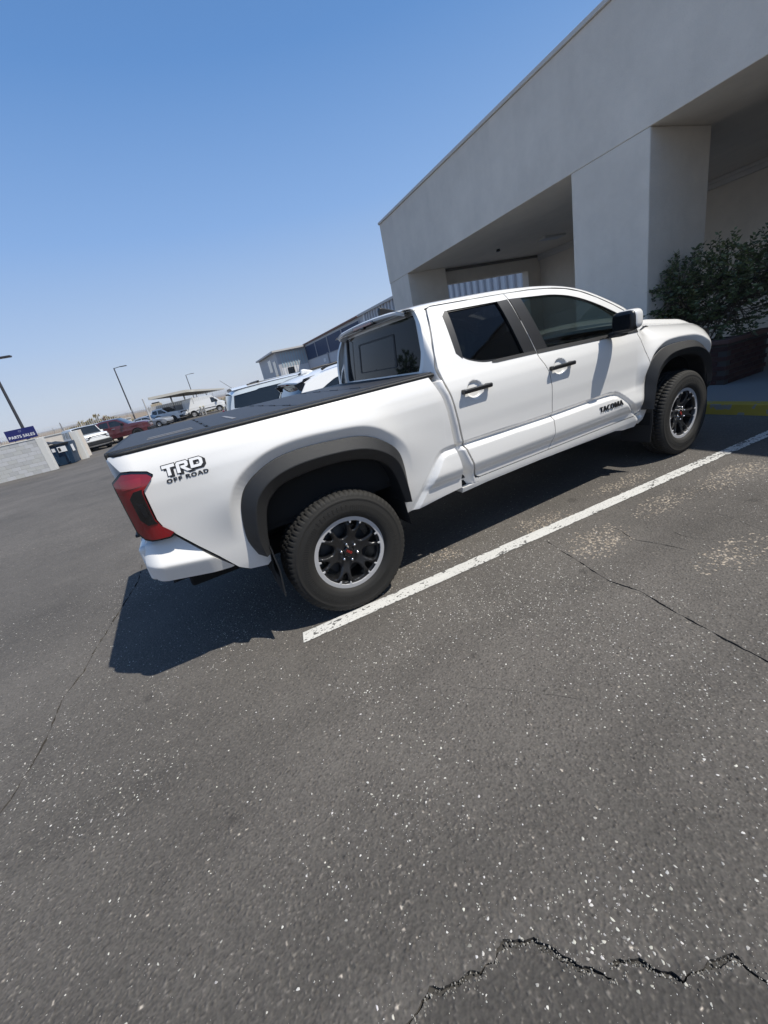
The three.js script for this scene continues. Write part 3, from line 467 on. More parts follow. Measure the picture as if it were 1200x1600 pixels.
  const rWin = roundPoly([[1.125, 1.69], [1.165, 1.722], [1.718, 1.722], [1.752, 1.325], [1.40, 1.332], [1.28, 1.342], [1.16, 1.385], [1.098, 1.44]], [0.02, 0.02, 0.01, 0.01, 0.1, 0.1, 0.06, 0.05]);
  const frontTop = [[1.756, 1.768], [2.0, 1.762], [2.19, 1.748], [2.36, 1.722], [2.5, 1.68], [2.65, 1.61], [2.8, 1.525], [2.95, 1.425], [3.035, 1.355], [3.02, 1.32], [2.93, 1.262]];
  const fdFront = [[2.93, 1.262], [2.955, 1.2], [3.0, 1.09], [3.03, 1.0], [3.035, 0.9], [3.022, 0.68], [3.012, 0.615], [2.985, 0.582], [2.95, 0.571]];
  const fWin = roundPoly([[1.81, 1.722], [2.19, 1.702], [2.36, 1.67], [2.5, 1.622], [2.66, 1.545], [2.82, 1.45], [2.945, 1.36], [2.945, 1.288], [1.79, 1.322]], [0.02, 0.1, 0.1, 0.1, 0.1, 0.1, 0.02, 0.01, 0.01]);
  const gap = 0.0045;
  const rDoor = roundPoly([...rdRear, ...bCut], 0).map(p => p);
  const fDoor = [...frontTop, ...fdFront.slice(1), ...bCut.map(p => [p[0] + 2 * gap, p[1]])];
  const door1 = two('rear_door', patch(rDoor, f, { holes: [rWin], cell: C, hd: 0.03 }), M.paint);
  const door2 = two('front_door', patch(fDoor, f, { holes: [fWin], cell: C, hd: 0.03 }), M.paint);
  // window glass and black trim
  const inset = d => (x, y) => [x, y, side(x, y) - d];
  const inner = (P, k) => { let cx = 0, cy = 0; for (const p of P) { cx += p[0]; cy += p[1]; } cx /= P.length; cy /= P.length; return P.map(p => [p[0] + (cx - p[0]) / Math.max(0.02, Math.hypot(cx - p[0], cy - p[1])) * k, p[1] + (cy - p[1]) / Math.max(0.02, Math.hypot(cx - p[0], cy - p[1])) * k]); };
  two('rear_side_window', patch(inner(rWin, -0.004), inset(0.016), { cell: 0.04 }), M.glassDark);
  two('front_side_window', patch(inner(fWin, -0.004), inset(0.016), { cell: 0.04 }), M.glassMid);
  for (const g of [patch(rWin, inset(0.009), { holes: [inner(rWin, 0.014)], cell: 0.03, hd: 0.012 }), patch(fWin, inset(0.009), { holes: [inner(fWin, 0.014)], cell: 0.03, hd: 0.012 })]) two('window_trim', g, M.satin);
  // black pillar strips and belt moulding
  for (const g of [
    patch([[1.640, 1.721], [1.7435, 1.724], [1.7795, 1.324], [1.668, 1.327]], inset(-0.0025), { cell: 0.03, hd: 0.02 }),
    patch([[1.757, 1.724], [1.868, 1.7195], [1.905, 1.319], [1.789, 1.3235]], inset(-0.0025), { cell: 0.03, hd: 0.02 }),
    patch([[1.125, 1.69], [1.165, 1.722], [1.185, 1.7215], [1.145, 1.43], [1.135, 1.396], [1.098, 1.44]], inset(-0.001), { cell: 0.03, hd: 0.015 }),
    patch([[2.83, 1.438], [2.945, 1.357], [2.945, 1.285], [2.885, 1.289]], inset(-0.002), { cell: 0.03, hd: 0.015 })]) two('pillar_trim', g, M.satin);
  for (const g of [patch([[1.36, 1.3345], [1.42, 1.342], [1.7785, 1.336], [1.7795, 1.314], [1.40, 1.322], [1.36, 1.3275]], inset(-0.004), { cell: 0.03, hd: 0.012 }), patch([[1.789, 1.336], [2.95, 1.302], [2.95, 1.274], [1.789, 1.31]], inset(-0.004), { cell: 0.03, hd: 0.012 })]) two('belt_moulding', g, M.black);
  // cab corner post behind the rear door
  {
    const xd = curve1([[0.5, 1.1], [0.6, 1.072], [0.7, 1.044], [0.79, 1.014], [0.87, 0.992], [1.02, 0.969], [1.18, 0.944], [1.28, 0.919], [1.38, 0.911], [1.46, 0.929], [1.6, 0.979], [1.72, 1.019], [1.76, 1.04]]);
    const fc = (x, y) => { const t = clamp((xd(y) - 0.018 - x) / 0.06); return [x, y, side(x, y) - 0.05 * sst(0, 1, t) * (1 - sst(1.28, 1.42, y)) - (y > 1.3 ? 3.2 * Math.max(0, 0.925 - x) ** 2 * 10 : 0)]; };
    const left = bedFront.map(p => [p[0] + 0.006, p[1]]).slice(1);
    const right = []; for (let y = 0.57; y <= 1.765; y += 0.02) right.push([xd(y) - gap * 2, y]);
    two('cab_corner', patch([[0.945, 1.765], [0.905, 1.62], [0.872, 1.42], [0.86, 1.345], ...left.slice(0), [0.955, 0.535], [1.02, 0.53], [1.11, 0.535], [1.104, 0.562], ...right, [1.02, 1.768]], fc, { cell: C, hd: 0.04 }), M.paint);
  }
  // rocker
  two('rocker_panel', patch([[0.957, 0.528], [1.0, 0.527], [1.106, 0.531], [1.112, 0.561], [2.985, 0.563], [3.028, 0.60], [3.02, 0.50], [2.985, 0.452], [2.82, 0.462], [2.70, 0.488], [1.75, 0.505], [1.2, 0.50], [0.957, 0.488]], f, { cell: 0.02, hd: 0.10 }), M.paint);
  // front fender
  const fendTop = []; for (let x = 2.94; x <= 4.12; x += 0.03) fendTop.push([x, 1.318 - 0.125 * Math.max(0, x - 3.2) - (x > 3.85 ? 0.28 * (x - 3.85) ** 2 * 3 : 0)]);
  const fender = [...fendTop, [4.14, 1.14], [4.17, 1.05], [4.19, 0.93], [4.13, 0.80], ...flareFi.slice().reverse().map(p => [p[0], p[1] + 0.01]), [3.10, 0.50], [3.03, 0.47], [3.0225, 0.605], [3.031, 0.68], [3.044, 0.9], [3.039, 1.0], [3.009, 1.092], [2.964, 1.203], [2.937, 1.27]];
  two('front_fender', patch(fender, f, { cell: C, hd: 0.03 }), M.paint);
  // flares
  const sampleAt = (P, t) => { const k = t * (P.length - 1), i = Math.min(P.length - 2, Math.floor(k)), u = k - i; return [mix(P[i][0], P[i + 1][0], u), mix(P[i][1], P[i + 1][1], u)]; };
  function flare(A, B) {
    const rows = []; const N = 90;
    for (let i = 0; i <= N; i++) {
      const t = i / N, a = sampleAt(A, t), b = sampleAt(B, t), mz = (u) => [mix(a[0], b[0], u), mix(a[1], b[1], u)];
      const s = Math.min(1, t / 0.03, (1 - t) / 0.03), z0 = side(a[0], a[1]), taper = a[0] > 3.95 ? 1.1 * (a[0] - 3.95) ** 2 : 0;
      const prof = [[-0.004, z0 - 0.02], [0, z0 + 0.006], [0.035, z0 + 0.012], [0.49, 0.984 - taper], [0.53, 0.985 - taper], [0.57, 0.982 - taper], [0.95, 0.948 - taper], [1.0, 0.938 - taper], [1.0, 0.90 - taper], [1.0, 0.80 - taper]];
      rows.push(prof.map(([u, z]) => { const p = mz(u); return [p[0], p[1], z]; }));
    }
    const g = loft(rows);
    const cap = (r) => { const cp = r.slice(1, 9); const gg = new THREE.BufferGeometry(), ps = [], id = []; const c = [0, 0, 0]; cp.forEach(p => { ps.push(...p); c[0] += p[0] / 8; c[1] += p[1] / 8; }); ps.push(c[0], c[1] + 0.004, 0.90); for (let i = 0; i < 7; i++) id.push(i, i + 1, 8); gg.setAttribute('position', new THREE.Float32BufferAttribute(ps, 3)); gg.setIndex(id); gg.computeVertexNormals(); return gg; };
    return toCreasedNormals(merge([g, cap(rows[0]), cap(rows[N])]), 0.2);
  }
  two('fender_flare', flare(flareR, flareRi), M.flare); two('fender_flare', flare(flareF, flareFi), M.flare);
  // wheel house liners and underbody
  const liner = P => { const rows = []; const q = [[P[0][0] - 0.02, 0.42], ...P, [P[P.length - 1][0] + 0.02, 0.42]]; for (const p of q) rows.push([[p[0], p[1] + 0.012, 0.93], [p[0], p[1] + 0.012, 0.50]]); return loft(rows); };
  two('wheel_liner', merge([liner(flareRi), box(-0.50, 0.47, 0.42, 1.02, 0.47, 0.50)]), M.liner); two('wheel_liner', merge([liner(flareFi), box(3.10, 4.10, 0.42, 1.0, 0.47, 0.50)]), M.liner);
  meshOf('chassis', merge([box(-0.95, 4.2, 0.42, 0.56, 0.40, 0.52, 0.02), box(-0.95, 4.2, 0.42, 0.56, -0.52, -0.40, 0.02), box(0.96, 3.1, 0.49, 0.58, -0.85, 0.85), box(-0.95, -0.52, 0.62, 0.70, -0.84, 0.84), box(0.50, 0.93, 0.56, 0.66, -0.84, 0.84), bar([0, AX, -0.8], [0, AX, 0.8], 0.05, 10), bar([WB, AX, -0.8], [WB, AX, 0.8], 0.04, 10), bar([0, 0.40, 0], [2.6, 0.47, 0], 0.045, 10), box(-0.16, 0.16, 0.30, 0.54, -0.14, 0.14, 0.1), bar([-0.9, 0.46, -0.62], [1.9, 0.42, -0.35], 0.04, 8), box(2.5, 4.1, 0.36, 0.46, -0.4, 0.4, 0.04)]), M.liner, T);
  // roof, pillars, glass
  const yEdge = curve1([[0.86, 1.772], [0.95, 1.790], [1.15, 1.800], [1.7, 1.806], [2.05, 1.795], [2.25, 1.778], [2.42, 1.748], [2.58, 1.700], [2.80, 1.598], [3.0, 1.490], [3.15, 1.402], [3.26, 1.335]]);
  const crown = x => mix(mix(0.024, 0.042, sst(0.88, 1.3, x)), 0.035, sst(2.3, 2.8, x));
  const doorTop = curve1([[0.86, 1.762], [1.03, 1.762], [1.1, 1.776], [2.0, 1.771], [2.19, 1.757], [2.36, 1.731], [2.5, 1.689], [2.65, 1.619], [2.8, 1.534], [2.95, 1.434], [3.045, 1.363], [3.2, 1.29]]);
  const zE = x => mix(0.585, 0.665, sst(2.2, 3.1, x));
  const topY = (x, z) => yEdge(x) + crown(x) * (1 - (z / zE(x)) ** 2);
  const topRows = (x0, x1, n, z0, z1, m) => { const R = []; for (let i = 0; i <= n; i++) { const x = mix(x0, x1, i / n); const r = []; for (let j = 0; j <= m; j++) { const z = mix(z0(x), z1(x), j / m); r.push([x, topY(x, z), z]); } R.push(r); } return R; };
  meshOf('roof', merge([loft(topRows(0.885, 2.40, 40, x => -zE(x), x => zE(x), 24)), loft([[[0.885, 1.76, -0.60], [0.885, 1.76, 0.60]], [[0.885, 1.755, -0.60], [0.885, 1.755, 0.60]], [[0.97, 1.75, -0.60], [0.97, 1.75, 0.60]]])]), M.paint, T);
  const pillar = () => { const R = []; for (let i = 0; i <= 70; i++) { const x = mix(0.90, 3.16, i / 70); const yd = doorTop(x), zd = side(x, yd), ye = yEdge(x), ze = zE(x), r = []; for (let j = 0; j <= 8; j++) { const t = j / 8; const cz = zd - (zd - ze) * 0.18, cy = ye - 0.002 - (1 - t) * 0; const a = (1 - t) ** 2, b = 2 * t * (1 - t), c = t * t; r.push([x, a * yd + b * (ye - 0.006) + c * ye, a * zd + b * cz + c * ze]); } R.push(r); } return loft(R); };
  two('roof_rail', merge([pillar(), (() => { const R = []; for (let i = 0; i <= 30; i++) { const x = mix(2.38, 3.16, i / 30), ze = zE(x); R.push([[x, topY(x, ze), ze], [x, topY(x, ze - 0.05) + 0.001, ze - 0.05], [x, topY(x, ze - 0.05) - 0.03, ze - 0.052]]); } return loft(R); })()]), M.paint);
  meshOf('windshield', loft(topRows(2.405, 3.20, 20, x => -zE(x) + 0.045, x => zE(x) - 0.045, 16).map(r => r.map(p => [p[0], p[1] - 0.006, p[2]]))), M.glassClear, T);
  meshOf('cowl', loft([[[3.10, 1.28, -0.85], [3.10, 1.28, 0.85]], [[3.22, 1.30, -0.82], [3.22, 1.30, 0.82]], [[3.30, 1.28, -0.8], [3.30, 1.28, 0.8]]]), M.black, T);
  // rear wall of the cab
  const backX = y => mix(0.895, 0.945, clamp((y - 1.30) / 0.42));
  const fb = (z, y) => [backX(y) + 0.05 * z * z, y, z];
  const rearWin = roundPoly([[-0.685, 1.372], [0.685, 1.372], [0.615, 1.738], [-0.615, 1.738]], 0.03);
  meshOf('cab_rear_panel', patch([[-0.86, 0.55], [0.86, 0.55], [0.86, 1.33], [0.80, 1.46], [0.70, 1.66], [0.655, 1.765], [-0.655, 1.765], [-0.70, 1.66], [-0.80, 1.46], [-0.86, 1.33]], fb, { holes: [rearWin], cell: 0.03, hd: 0.03, dir: [1, 0, 0], flip: true }), M.paint, T);
  const rw = meshOf('rear_window', patch(inner(rearWin, -0.003), (z, y) => { const p = fb(z, y); return [p[0] + 0.008, p[1], p[2]]; }, { cell: 0.05, flip: true }), M.privacy, T);
  { const fo = (z, y) => { const p = fb(z, y); return [p[0] + 0.0045, p[1], p[2]]; }; const ro = roundPoly([[-0.335, 1.425], [0.335, 1.425], [0.325, 1.665], [-0.325, 1.665]], 0.02), ri = roundPoly([[-0.312, 1.433], [0.312, 1.433], [0.303, 1.652], [-0.303, 1.652]], 0.016); meshOf('sliding_frame', patch(ro, fo, { holes: [ri], cell: 0.03, hd: 0.004, dir: [1, 0, 0], flip: true }), M.black, rw); }
  // roof-edge spoiler and its brake lamp
  { const R = []; const n = 40; for (let i = 0; i <= n; i++) { const z = mix(-0.605, 0.605, i / n), e = Math.abs(z) / 0.605, yt = topY(0.9, z * 0.93) - (e > 0.85 ? (e - 0.85) * 0.12 : 0); const xr = 0.862 + 0.03 * e ** 6; R.push([[0.93, yt + 0.0015, z], [0.88, yt + 0.003, z], [xr + 0.01, yt + 0.001, z], [xr, yt - 0.006, z], [xr + 0.003, yt - 0.022, z], [xr + 0.015, yt - 0.03, z], [0.95, yt - 0.046, z]]); } meshOf('roof_spoiler', toCreasedNormals(merge([loft(R)]), 0.7), M.paint, T); }
  { const bl = meshOf('brake_lamp', merge([box(0.860, 0.90, 1.766, 1.793, -0.20, 0.20, 0.008)]), M.gloss, T); bl.rotation.z = 0; meshOf('lens', box(0.8575, 0.863, 1.770, 1.789, -0.17, 0.17, 0.002), M.red, bl); meshOf('camera_eye', merge([box(0.854, 0.88, 1.755, 1.772, -0.03, 0.03, 0.006)]), M.satin, bl); }
  // shark-fin antenna
  { const fin = extr([[0, 0], [0.20, 0], [0.17, 0.018], [0.10, 0.043], [0.03, 0.062], [0.01, 0.062], [0.0, 0.04]], 0.034, { bevel: 0.010 }); fin.translate(1.03, topY(1.1, 0) - 0.004, -0.017); meshOf('antenna', fin, M.satin, T); }
  // bed: floor, tailgate, cap rails, folding cover
  meshOf('tailgate', merge([box(-1.055, -1.0, 0.88, 1.335, -0.79, 0.79, 0.02), box(-1.058, -1.01, 1.24, 1.338, -0.78, 0.78, 0.015)]), M.paint, T);
  meshOf('bed_shell', merge([box(-0.99, 0.85, 0.70, 0.74, -0.8, 0.8), box(0.85, 0.87, 0.7, 1.33, -0.84, 0.84), box(-0.99, 0.86, 0.74, 1.33, 0.80, 0.82), box(-0.99, 0.86, 0.74, 1.33, -0.82, -0.80)]), M.liner, T);
  { const R = []; for (let i = 0; i <= 60; i++) { const x = mix(-1.040, 0.862, i / 60); const zo = side(Math.max(x, -1.03), 1.338) + 0.003 - (x < -1.03 ? 0.02 : 0); R.push([[x, 1.325, zo - 0.02], [x, 1.339, zo], [x, 1.350, zo + 0.001], [x, 1.357, zo - 0.006], [x, 1.360, zo - 0.02], [x, 1.360, 0.80], [x, 1.33, 0.79]]); } const g = merge([loft(R), box(-1.046, -1.03, 1.332, 1.359, 0.79, 0.845, 0.004), box(0.80, 0.865, 1.34, 1.3605, 0.79, 0.875, 0.006)]); two('bed_rail_cap', g, M.flare); }
  const covX = [-1.03, -0.55, -0.06, 0.42, 0.885];
  const cover = []; for (let k = 0; k < 4; k++) { const g = new RoundedBoxGeometry(covX[k + 1] - covX[k] - 0.014, 0.024, 1.64, 3, 0.009); g.translate((covX[k] + covX[k + 1]) / 2, 1.353, 0); cover.push(meshOf('cover_panel', g, M.vinyl, T)); }
  for (const x of [-0.55, -0.06, 0.42]) meshOf('cover_hinge', merge([box(x - 0.02, x + 0.02, 1.341, 1.3615, -0.80, 0.80, 0.004), ...[-0.6, -0.2, 0.2, 0.6].map(z => bar([x, 1.364, z - 0.08], [x, 1.364, z + 0.08], 0.006, 8))]), M.flare, T);
  meshOf('cover_edge_seal', merge([box(-1.036, 0.88, 1.350, 1.364, 0.822, 0.838, 0.004), box(-1.036, 0.88, 1.350, 1.364, -0.838, -0.822, 0.004), box(-1.050, -1.022, 1.340, 1.364, -0.82, 0.82, 0.01)]), M.flare, T);
  for (const z of [0.50, 0.62]) { const g = box(-0.86, -0.62, 1.3655, 1.3685, z - 0.012, z + 0.012, 0.001); meshOf('cover_strap', g, M.grey, T); }
  { const g = box(-0.40, -0.375, 1.3655, 1.3685, 0.10, 0.62, 0.001); meshOf('cover_label', g, M.grey, T); }
  // tail lamp
  {
    const tl = [[-1.062, 1.225], [-1.008, 1.264], [-0.96, 1.258], [-0.897, 1.239], [-0.880, 1.221], [-0.884, 1.214], [-0.94, 1.168], [-0.946, 1.15], [-0.944, 1.0], [-0.93, 0.957], [-0.885, 0.905], [-0.91, 0.889], [-1.0, 0.896], [-1.03, 0.91], [-1.052, 0.95]];
    const insert = [[-0.985, 1.165], [-0.945, 1.168], [-0.95, 1.15], [-0.948, 1.0], [-0.94, 0.985], [-0.985, 0.985], [-1.008, 1.02], [-1.012, 1.135]];
    const ft = (x, y) => [x, y, side(x, y) + 0.006 - 0.05 * Math.max(0, -0.98 - x)];
    const lamp = two('tail_lamp', patch(tl, ft, { cell: 0.012, hd: 0.05, holes: [] }), M.gloss);
    const sh = (P, k) => inner(P, k);
    const lens = patch(sh(tl, 0.010), (x, y) => { const p = ft(x, y); p[2] += 0.0035; return p; }, { cell: 0.012, hd: 0.004 });
    const ins = patch(insert, (x, y) => { const p = ft(x, y); p[2] += 0.0065; return p; }, { cell: 0.012, hd: 0.003 });
    for (const s of [1, -1]) {
      const par = s > 0 ? lamp : T.children[T.children.length - 1];
      const L = meshOf('red_lens', s > 0 ? lens : mirrorZ(lens), M.red, s > 0 ? lamp : T.children.filter(c => c.name === 'tail_lamp')[1]);
      meshOf('dark_insert', s > 0 ? ins : mirrorZ(ins), M.gloss, L.parent);
      const refl = patch([[-0.99, 1.10], [-0.965, 1.10], [-0.962, 1.03], [-0.982, 1.03]], (x, y) => { const p = ft(x, y); p[2] += 0.009; return p; }, { cell: 0.02, hd: 0.003 }); meshOf('reflector', s > 0 ? refl : mirrorZ(refl), M.satin, L.parent);
      const band = patch([[-1.03, 1.225], [-0.93, 1.225], [-0.94, 1.185], [-1.03, 1.18]], (x, y) => { const p = ft(x, y); p[2] += 0.0055; return p; }, { cell: 0.02, hd: 0.003 }); meshOf('upper_lens', s > 0 ? band : mirrorZ(band), M.redDeep, L.parent);
    }
  }
  // rear bumper
  {
    const bp = [[-1.075, 0.79], [-1.045, 0.884], [-0.905, 0.882], [-0.80, 0.755], [-0.672, 0.588], [-0.70, 0.590], [-1.05, 0.664], [-1.075, 0.70]];
    const crease = x => mix(0.76, 0.705, (x + 1.06) / 0.3);
    const fbm_ = (x, y) => { const c = crease(x); let z = 0.925; const e = y - c, q = Math.sqrt(e * e + 0.00008) - 0.0089; z -= e > 0 ? 0.50 * q : 0.42 * q; if (x < -1.0) z -= 9 * (-1.0 - x) ** 2; z -= 0.03 * sst(-0.80, -0.66, x); if (y > 0.87) z -= 1.2 * (y - 0.87); return [x, y, z]; };
    const g = patch(roundPoly(bp, 0.018, 5), fbm_, { cell: 0.006, hd: 0.10 });
    const b = two('rear_bumper', merge([g, box(-1.085, -1.03, 0.67, 0.872, 0.0, 0.86, 0.025)]), M.paint);
    meshOf('step_pad', box(-1.105, -0.99, 0.866, 0.884, -0.62, 0.62, 0.006), M.flare, b);
  }
  meshOf('spare_tray', box(-1.0, -0.6, 0.60, 0.66, -0.8, 0.8), M.liner, T);
  // mud flaps
  for (const s of [1, -1]) {
    const zz = z => s > 0 ? z : -z; const pk = (x0, y0, x1, y1, za, zb) => { const A = [[x0, y0, zz(za)], [x0, y0, zz(zb)]], B = [[(x0 + x1) / 2 + 0.012, (y0 + y1) / 2, zz(za)], [(x0 + x1) / 2 + 0.012, (y0 + y1) / 2, zz(zb)]], Cc = [[x1, y1, zz(za)], [x1, y1, zz(zb)]]; const o = r => r.map(p => [p[0] + 0.008, p[1], p[2]]); return merge([loft([A, B, Cc]), loft([o(A), o(B), o(Cc)]), loft([[A[0], B[0], Cc[0]], [o(A)[0], o(B)[0], o(Cc)[0]]]), loft([[A[1], B[1], Cc[1]], [o(A)[1], o(B)[1], o(Cc)[1]]])]); };
    meshOf('mud_flap', merge([pk(-0.470, 0.66, -0.475, 0.325, 0.66, 0.955)]), M.flare, T);
    meshOf('mud_flap', merge([pk(3.13, 0.60, 3.10, 0.275, 0.66, 0.945)]), M.flare, T);
  }
  // hood
  {
    const hy = (x, z) => { const az = Math.abs(z); let y = 1.334 - 0.115 * Math.max(0, x - 3.15) - 0.02 * sst(3.2, 4.4, x) - 0.30 * Math.max(0, x - 4.05) ** 2 * 2; y += 0.046 * (1 - sst(0.665, 0.715, az)) * (0.35 + 0.65 * sst(3.15, 3.5, x)) * (1 - 0.8 * sst(3.95, 4.25, x)); y += 0.02 * (1 - (z / 0.7) ** 2) * (1 - sst(0.6, 0.7, az)); y -= 0.42 * Math.max(0, az - 0.70) ** 1.6 * 3.2; return y; };
    const P = [[3.17, -0.765], [4.2, -0.72], [4.42, -0.5], [4.46, 0], [4.42, 0.5], [4.2, 0.72], [3.17, 0.765]];
    meshOf('hood', patch(roundPoly(P, 0.05), (x, z) => [x, hy(x, z), z], { cell: 0.012, hd: 0.03, dir: [0, -1, 0], flip: true }), M.paint, T);
    two('fender_top', (() => { const R = []; for (let i = 0; i <= 50; i++) { const x = mix(2.96, 4.13, i / 50), ys = fendTop.reduce((b, p) => Math.abs(p[0] - x) < Math.abs(b[0] - x) ? p : b)[1] - 0.003; const zs = side(x, ys), xe = Math.max(3.10, x); const zi = 0.768 - 0.045 * clamp((x - 3.17) / 1.03); const yi = hy(xe, zi) - 0.004; R.push([[x, ys, zs], [x, mix(ys, yi, 0.62), mix(zs, zi, 0.45)], [x, yi, zi], [x, yi - 0.03, zi - 0.002]]); } return loft(R); })(), M.paint);
  }
  // front end
  {
    meshOf('grille', merge([box(4.16, 4.40, 0.72, 1.14, -0.62, 0.62, 0.05), ...[0, 1, 2, 3, 4].map(k => box(4.395, 4.415, 0.78 + k * 0.07, 0.80 + k * 0.07, -0.55, 0.55, 0.006))]), M.satin, T);
    meshOf('front_bumper', merge([box(4.10, 4.50, 0.48, 0.74, -0.78, 0.78, 0.08), box(3.98, 4.30, 0.50, 0.84, 0.55, 0.80, 0.08), box(3.98, 4.30, 0.50, 0.84, -0.80, -0.55, 0.08)]), M.flare, T);
    for (const s of [1, -1]) { const h = meshOf('headlight', s > 0 ? box(4.06, 4.34, 0.96, 1.13, 0.56, 0.80, 0.05) : box(4.06, 4.34, 0.96, 1.13, -0.80, -0.56, 0.05), M.gloss, T); meshOf('lens', s > 0 ? box(4.30, 4.35, 0.99, 1.09, 0.58, 0.74, 0.02) : box(4.30, 4.35, 0.99, 1.09, -0.74, -0.58, 0.02), M.glassClear, h); }
  }
  // handles
  for (const [cx, cy] of cups) {
    const zc = side(cx + 0.11, cy); const g = new RoundedBoxGeometry(0.245, 0.030, 0.024, 4, 0.011); g.translate(cx, cy + 0.002, zc + 0.034);
    const st = merge([g, box(cx - 0.118, cx - 0.085, cy - 0.014, cy + 0.016, zc - 0.01, zc + 0.036, 0.008), box(cx + 0.085, cx + 0.118, cy - 0.012, cy + 0.016, zc - 0.01, zc + 0.036, 0.008)]);
    two('door_handle', st, M.satin);
  }
  // mirrors
  for (const s of [1, -1]) {
    const sp = (a, b, c, sx, sy, sz, e) => { const g = new THREE.SphereGeometry(1, 32, 20), p = g.attributes.position; for (let i = 0; i < p.count; i++) { const q = [p.getX(i), p.getY(i), p.getZ(i)].map(v => Math.sign(v) * Math.pow(Math.abs(v), e)); p.setXYZ(i, a + q[0] * sx, b + q[1] * sy, (c + q[2] * sz) * s); } g.computeVertexNormals(); return g; };
    const m = meshOf('mirror', merge([sp(2.560, 1.385, 1.055, 0.042, 0.078, 0.092, 0.5), sp(2.58, 1.305, 0.985, 0.045, 0.022, 0.075, 0.6)]), M.satin, T);
    const capg = sp(2.592, 1.393, 1.062, 0.062, 0.076, 0.092, 0.55); meshOf('mirror_cap', capg, M.paint, m);
    meshOf('mirror_glass', box(2.514, 2.520, 1.33, 1.44, s > 0 ? 0.985 : -1.125, s > 0 ? 1.125 : -0.985, 0.002), M.gloss, m);
  }
  // badges
  {
    // tall letters drawn as slanted strokes
    const sk = P => P.map(([x, y]) => [x + y * 0.10, y]);
    const Tt = sk([[0, 0.72], [0, 1], [1.12, 1], [1.12, 0.72], [0.70, 0.72], [0.70, 0], [0.40, 0], [0.40, 0.72]]);
    const Rr = sk([[1.24, 0], [1.24, 0.86], [1.38, 1], [2.18, 1], [2.32, 0.86], [2.32, 0.56], [2.18, 0.42], [2.0, 0.42], [2.52, 0], [2.12, 0], [1.62, 0.42], [1.62, 0.60], [2.02, 0.60], [2.02, 0.76], [1.54, 0.76], [1.54, 0]]);
    const Dd = sk([[2.50, 0.12], [2.50, 1], [3.42, 1], [3.66, 0.80], [3.66, 0.36], [3.42, 0.12]]), Dh = sk([[2.80, 0.36], [3.28, 0.36], [3.36, 0.44], [3.36, 0.70], [3.28, 0.78], [2.80, 0.78]]);
    const sc = 0.052; const S2 = P => P.map(([x, y]) => [x * sc, y * sc]);
    const grow = (P, k, dx, dy) => { const n = P.length, o = []; const ccw = area(P) > 0 ? 1 : -1; for (let i = 0; i < n; i++) { const a = P[(i + n - 1) % n], b = P[i], c = P[(i + 1) % n]; const n1 = [(b[1] - a[1]), -(b[0] - a[0])], n2 = [(c[1] - b[1]), -(c[0] - b[0])]; const l1 = Math.hypot(...n1), l2 = Math.hypot(...n2); let nx = n1[0] / l1 + n2[0] / l2, ny = n1[1] / l1 + n2[1] / l2; const d = 1 + (n1[0] * n2[0] + n1[1] * n2[1]) / l1 / l2; const q = ccw * k / Math.max(0.35, d); o.push([b[0] + nx * q + dx, b[1] + ny * q + dy]); } return o; };
    const bx = -0.835, by = 1.195, bz = side(-0.73, 1.21) + 0.004;
    const blk = [], wht = [];
    for (const [P, h] of [[Tt], [Rr], [Dd, Dh]]) { const q = S2(P), hh = h ? [S2(h)] : []; wht.push(extr(q, 0.0012, { holes: hh, z: 0.0022 })); blk.push(extr(grow(q, 0.0036, 0, 0), 0.0012, { z: 0, holes: h ? [grow(S2(h), -0.0036, 0, 0)] : [] }), extr(grow(q, 0.0036, 0.010, -0.007), 0.0010, { z: -0.0004, holes: h ? [grow(S2(h), -0.0036, 0.010, -0.007)] : [] })); }
    const off = text('OFF ROAD', 0.019, 0.0015, 1.6); off.translate(0.104, -0.025, 0);
    const conform = (g, o) => { const p = g.attributes.position; for (let i = 0; i < p.count; i++) p.setZ(i, p.getZ(i) + side(p.getX(i), p.getY(i)) + o); g.computeVertexNormals(); return g; };
    const place = g => { g.translate(bx, by, 0); return conform(g, 0.0015); };
    const bd = meshOf('decal', place(merge([...blk, off])), M.black, T); bd.userData.label = 'black and white lettering on the bed side'; meshOf('letter_face', place(merge(wht)), M.whiteInk, bd);
    const tc = text('TACOMA', 0.042, 0.007, 1.22); tc.translate(2.55, 0.745, 0); conform(tc, 0.001);
    const nb = meshOf('name_badge', tc, M.black, T); nb.userData.label = 'black raised lettering low on the front door';
  }
  // cabin interior
  {
    const seatG = (x, z, w) => merge([box(x - 0.26, x + 0.28, 0.78, 0.98, z - w / 2, z + w / 2, 0.07), (() => { const g = new RoundedBoxGeometry(0.15, 0.62, w, 4, 0.06); g.rotateZ(0.30); g.translate(x - 0.34, 1.20, z); return g; })(), ...(w > 0.8 ? [-0.42, 0.42] : [0]).map(dz => { const g = new RoundedBoxGeometry(0.11, 0.17, 0.26, 4, 0.045); g.rotateZ(0.2); g.translate(x - 0.45, 1.55, z + dz); return g; })]);
    meshOf('front_seat', seatG(2.28, 0.40, 0.52), M.seat, T); meshOf('front_seat', seatG(2.28, -0.40, 0.52), M.seat, T); meshOf('rear_seat', seatG(1.58, 0, 1.30), M.seat, T);
    meshOf('dashboard', merge([box(2.78, 3.16, 0.80, 1.24, -0.84, 0.84, 0.08)]), M.interior, T);
    const st = new THREE.TorusGeometry(0.185, 0.016, 10, 40); st.rotateY(Math.PI / 2); st.rotateZ(0.4); st.translate(2.70, 1.14, -0.40); meshOf('steering_wheel', st, M.interior, T);
    meshOf('cabin_floor', merge([box(0.96, 3.15, 0.585, 0.62, -0.86, 0.86), box(0.90, 0.93, 0.6, 1.30, -0.84, 0.84)]), M.interior, T);
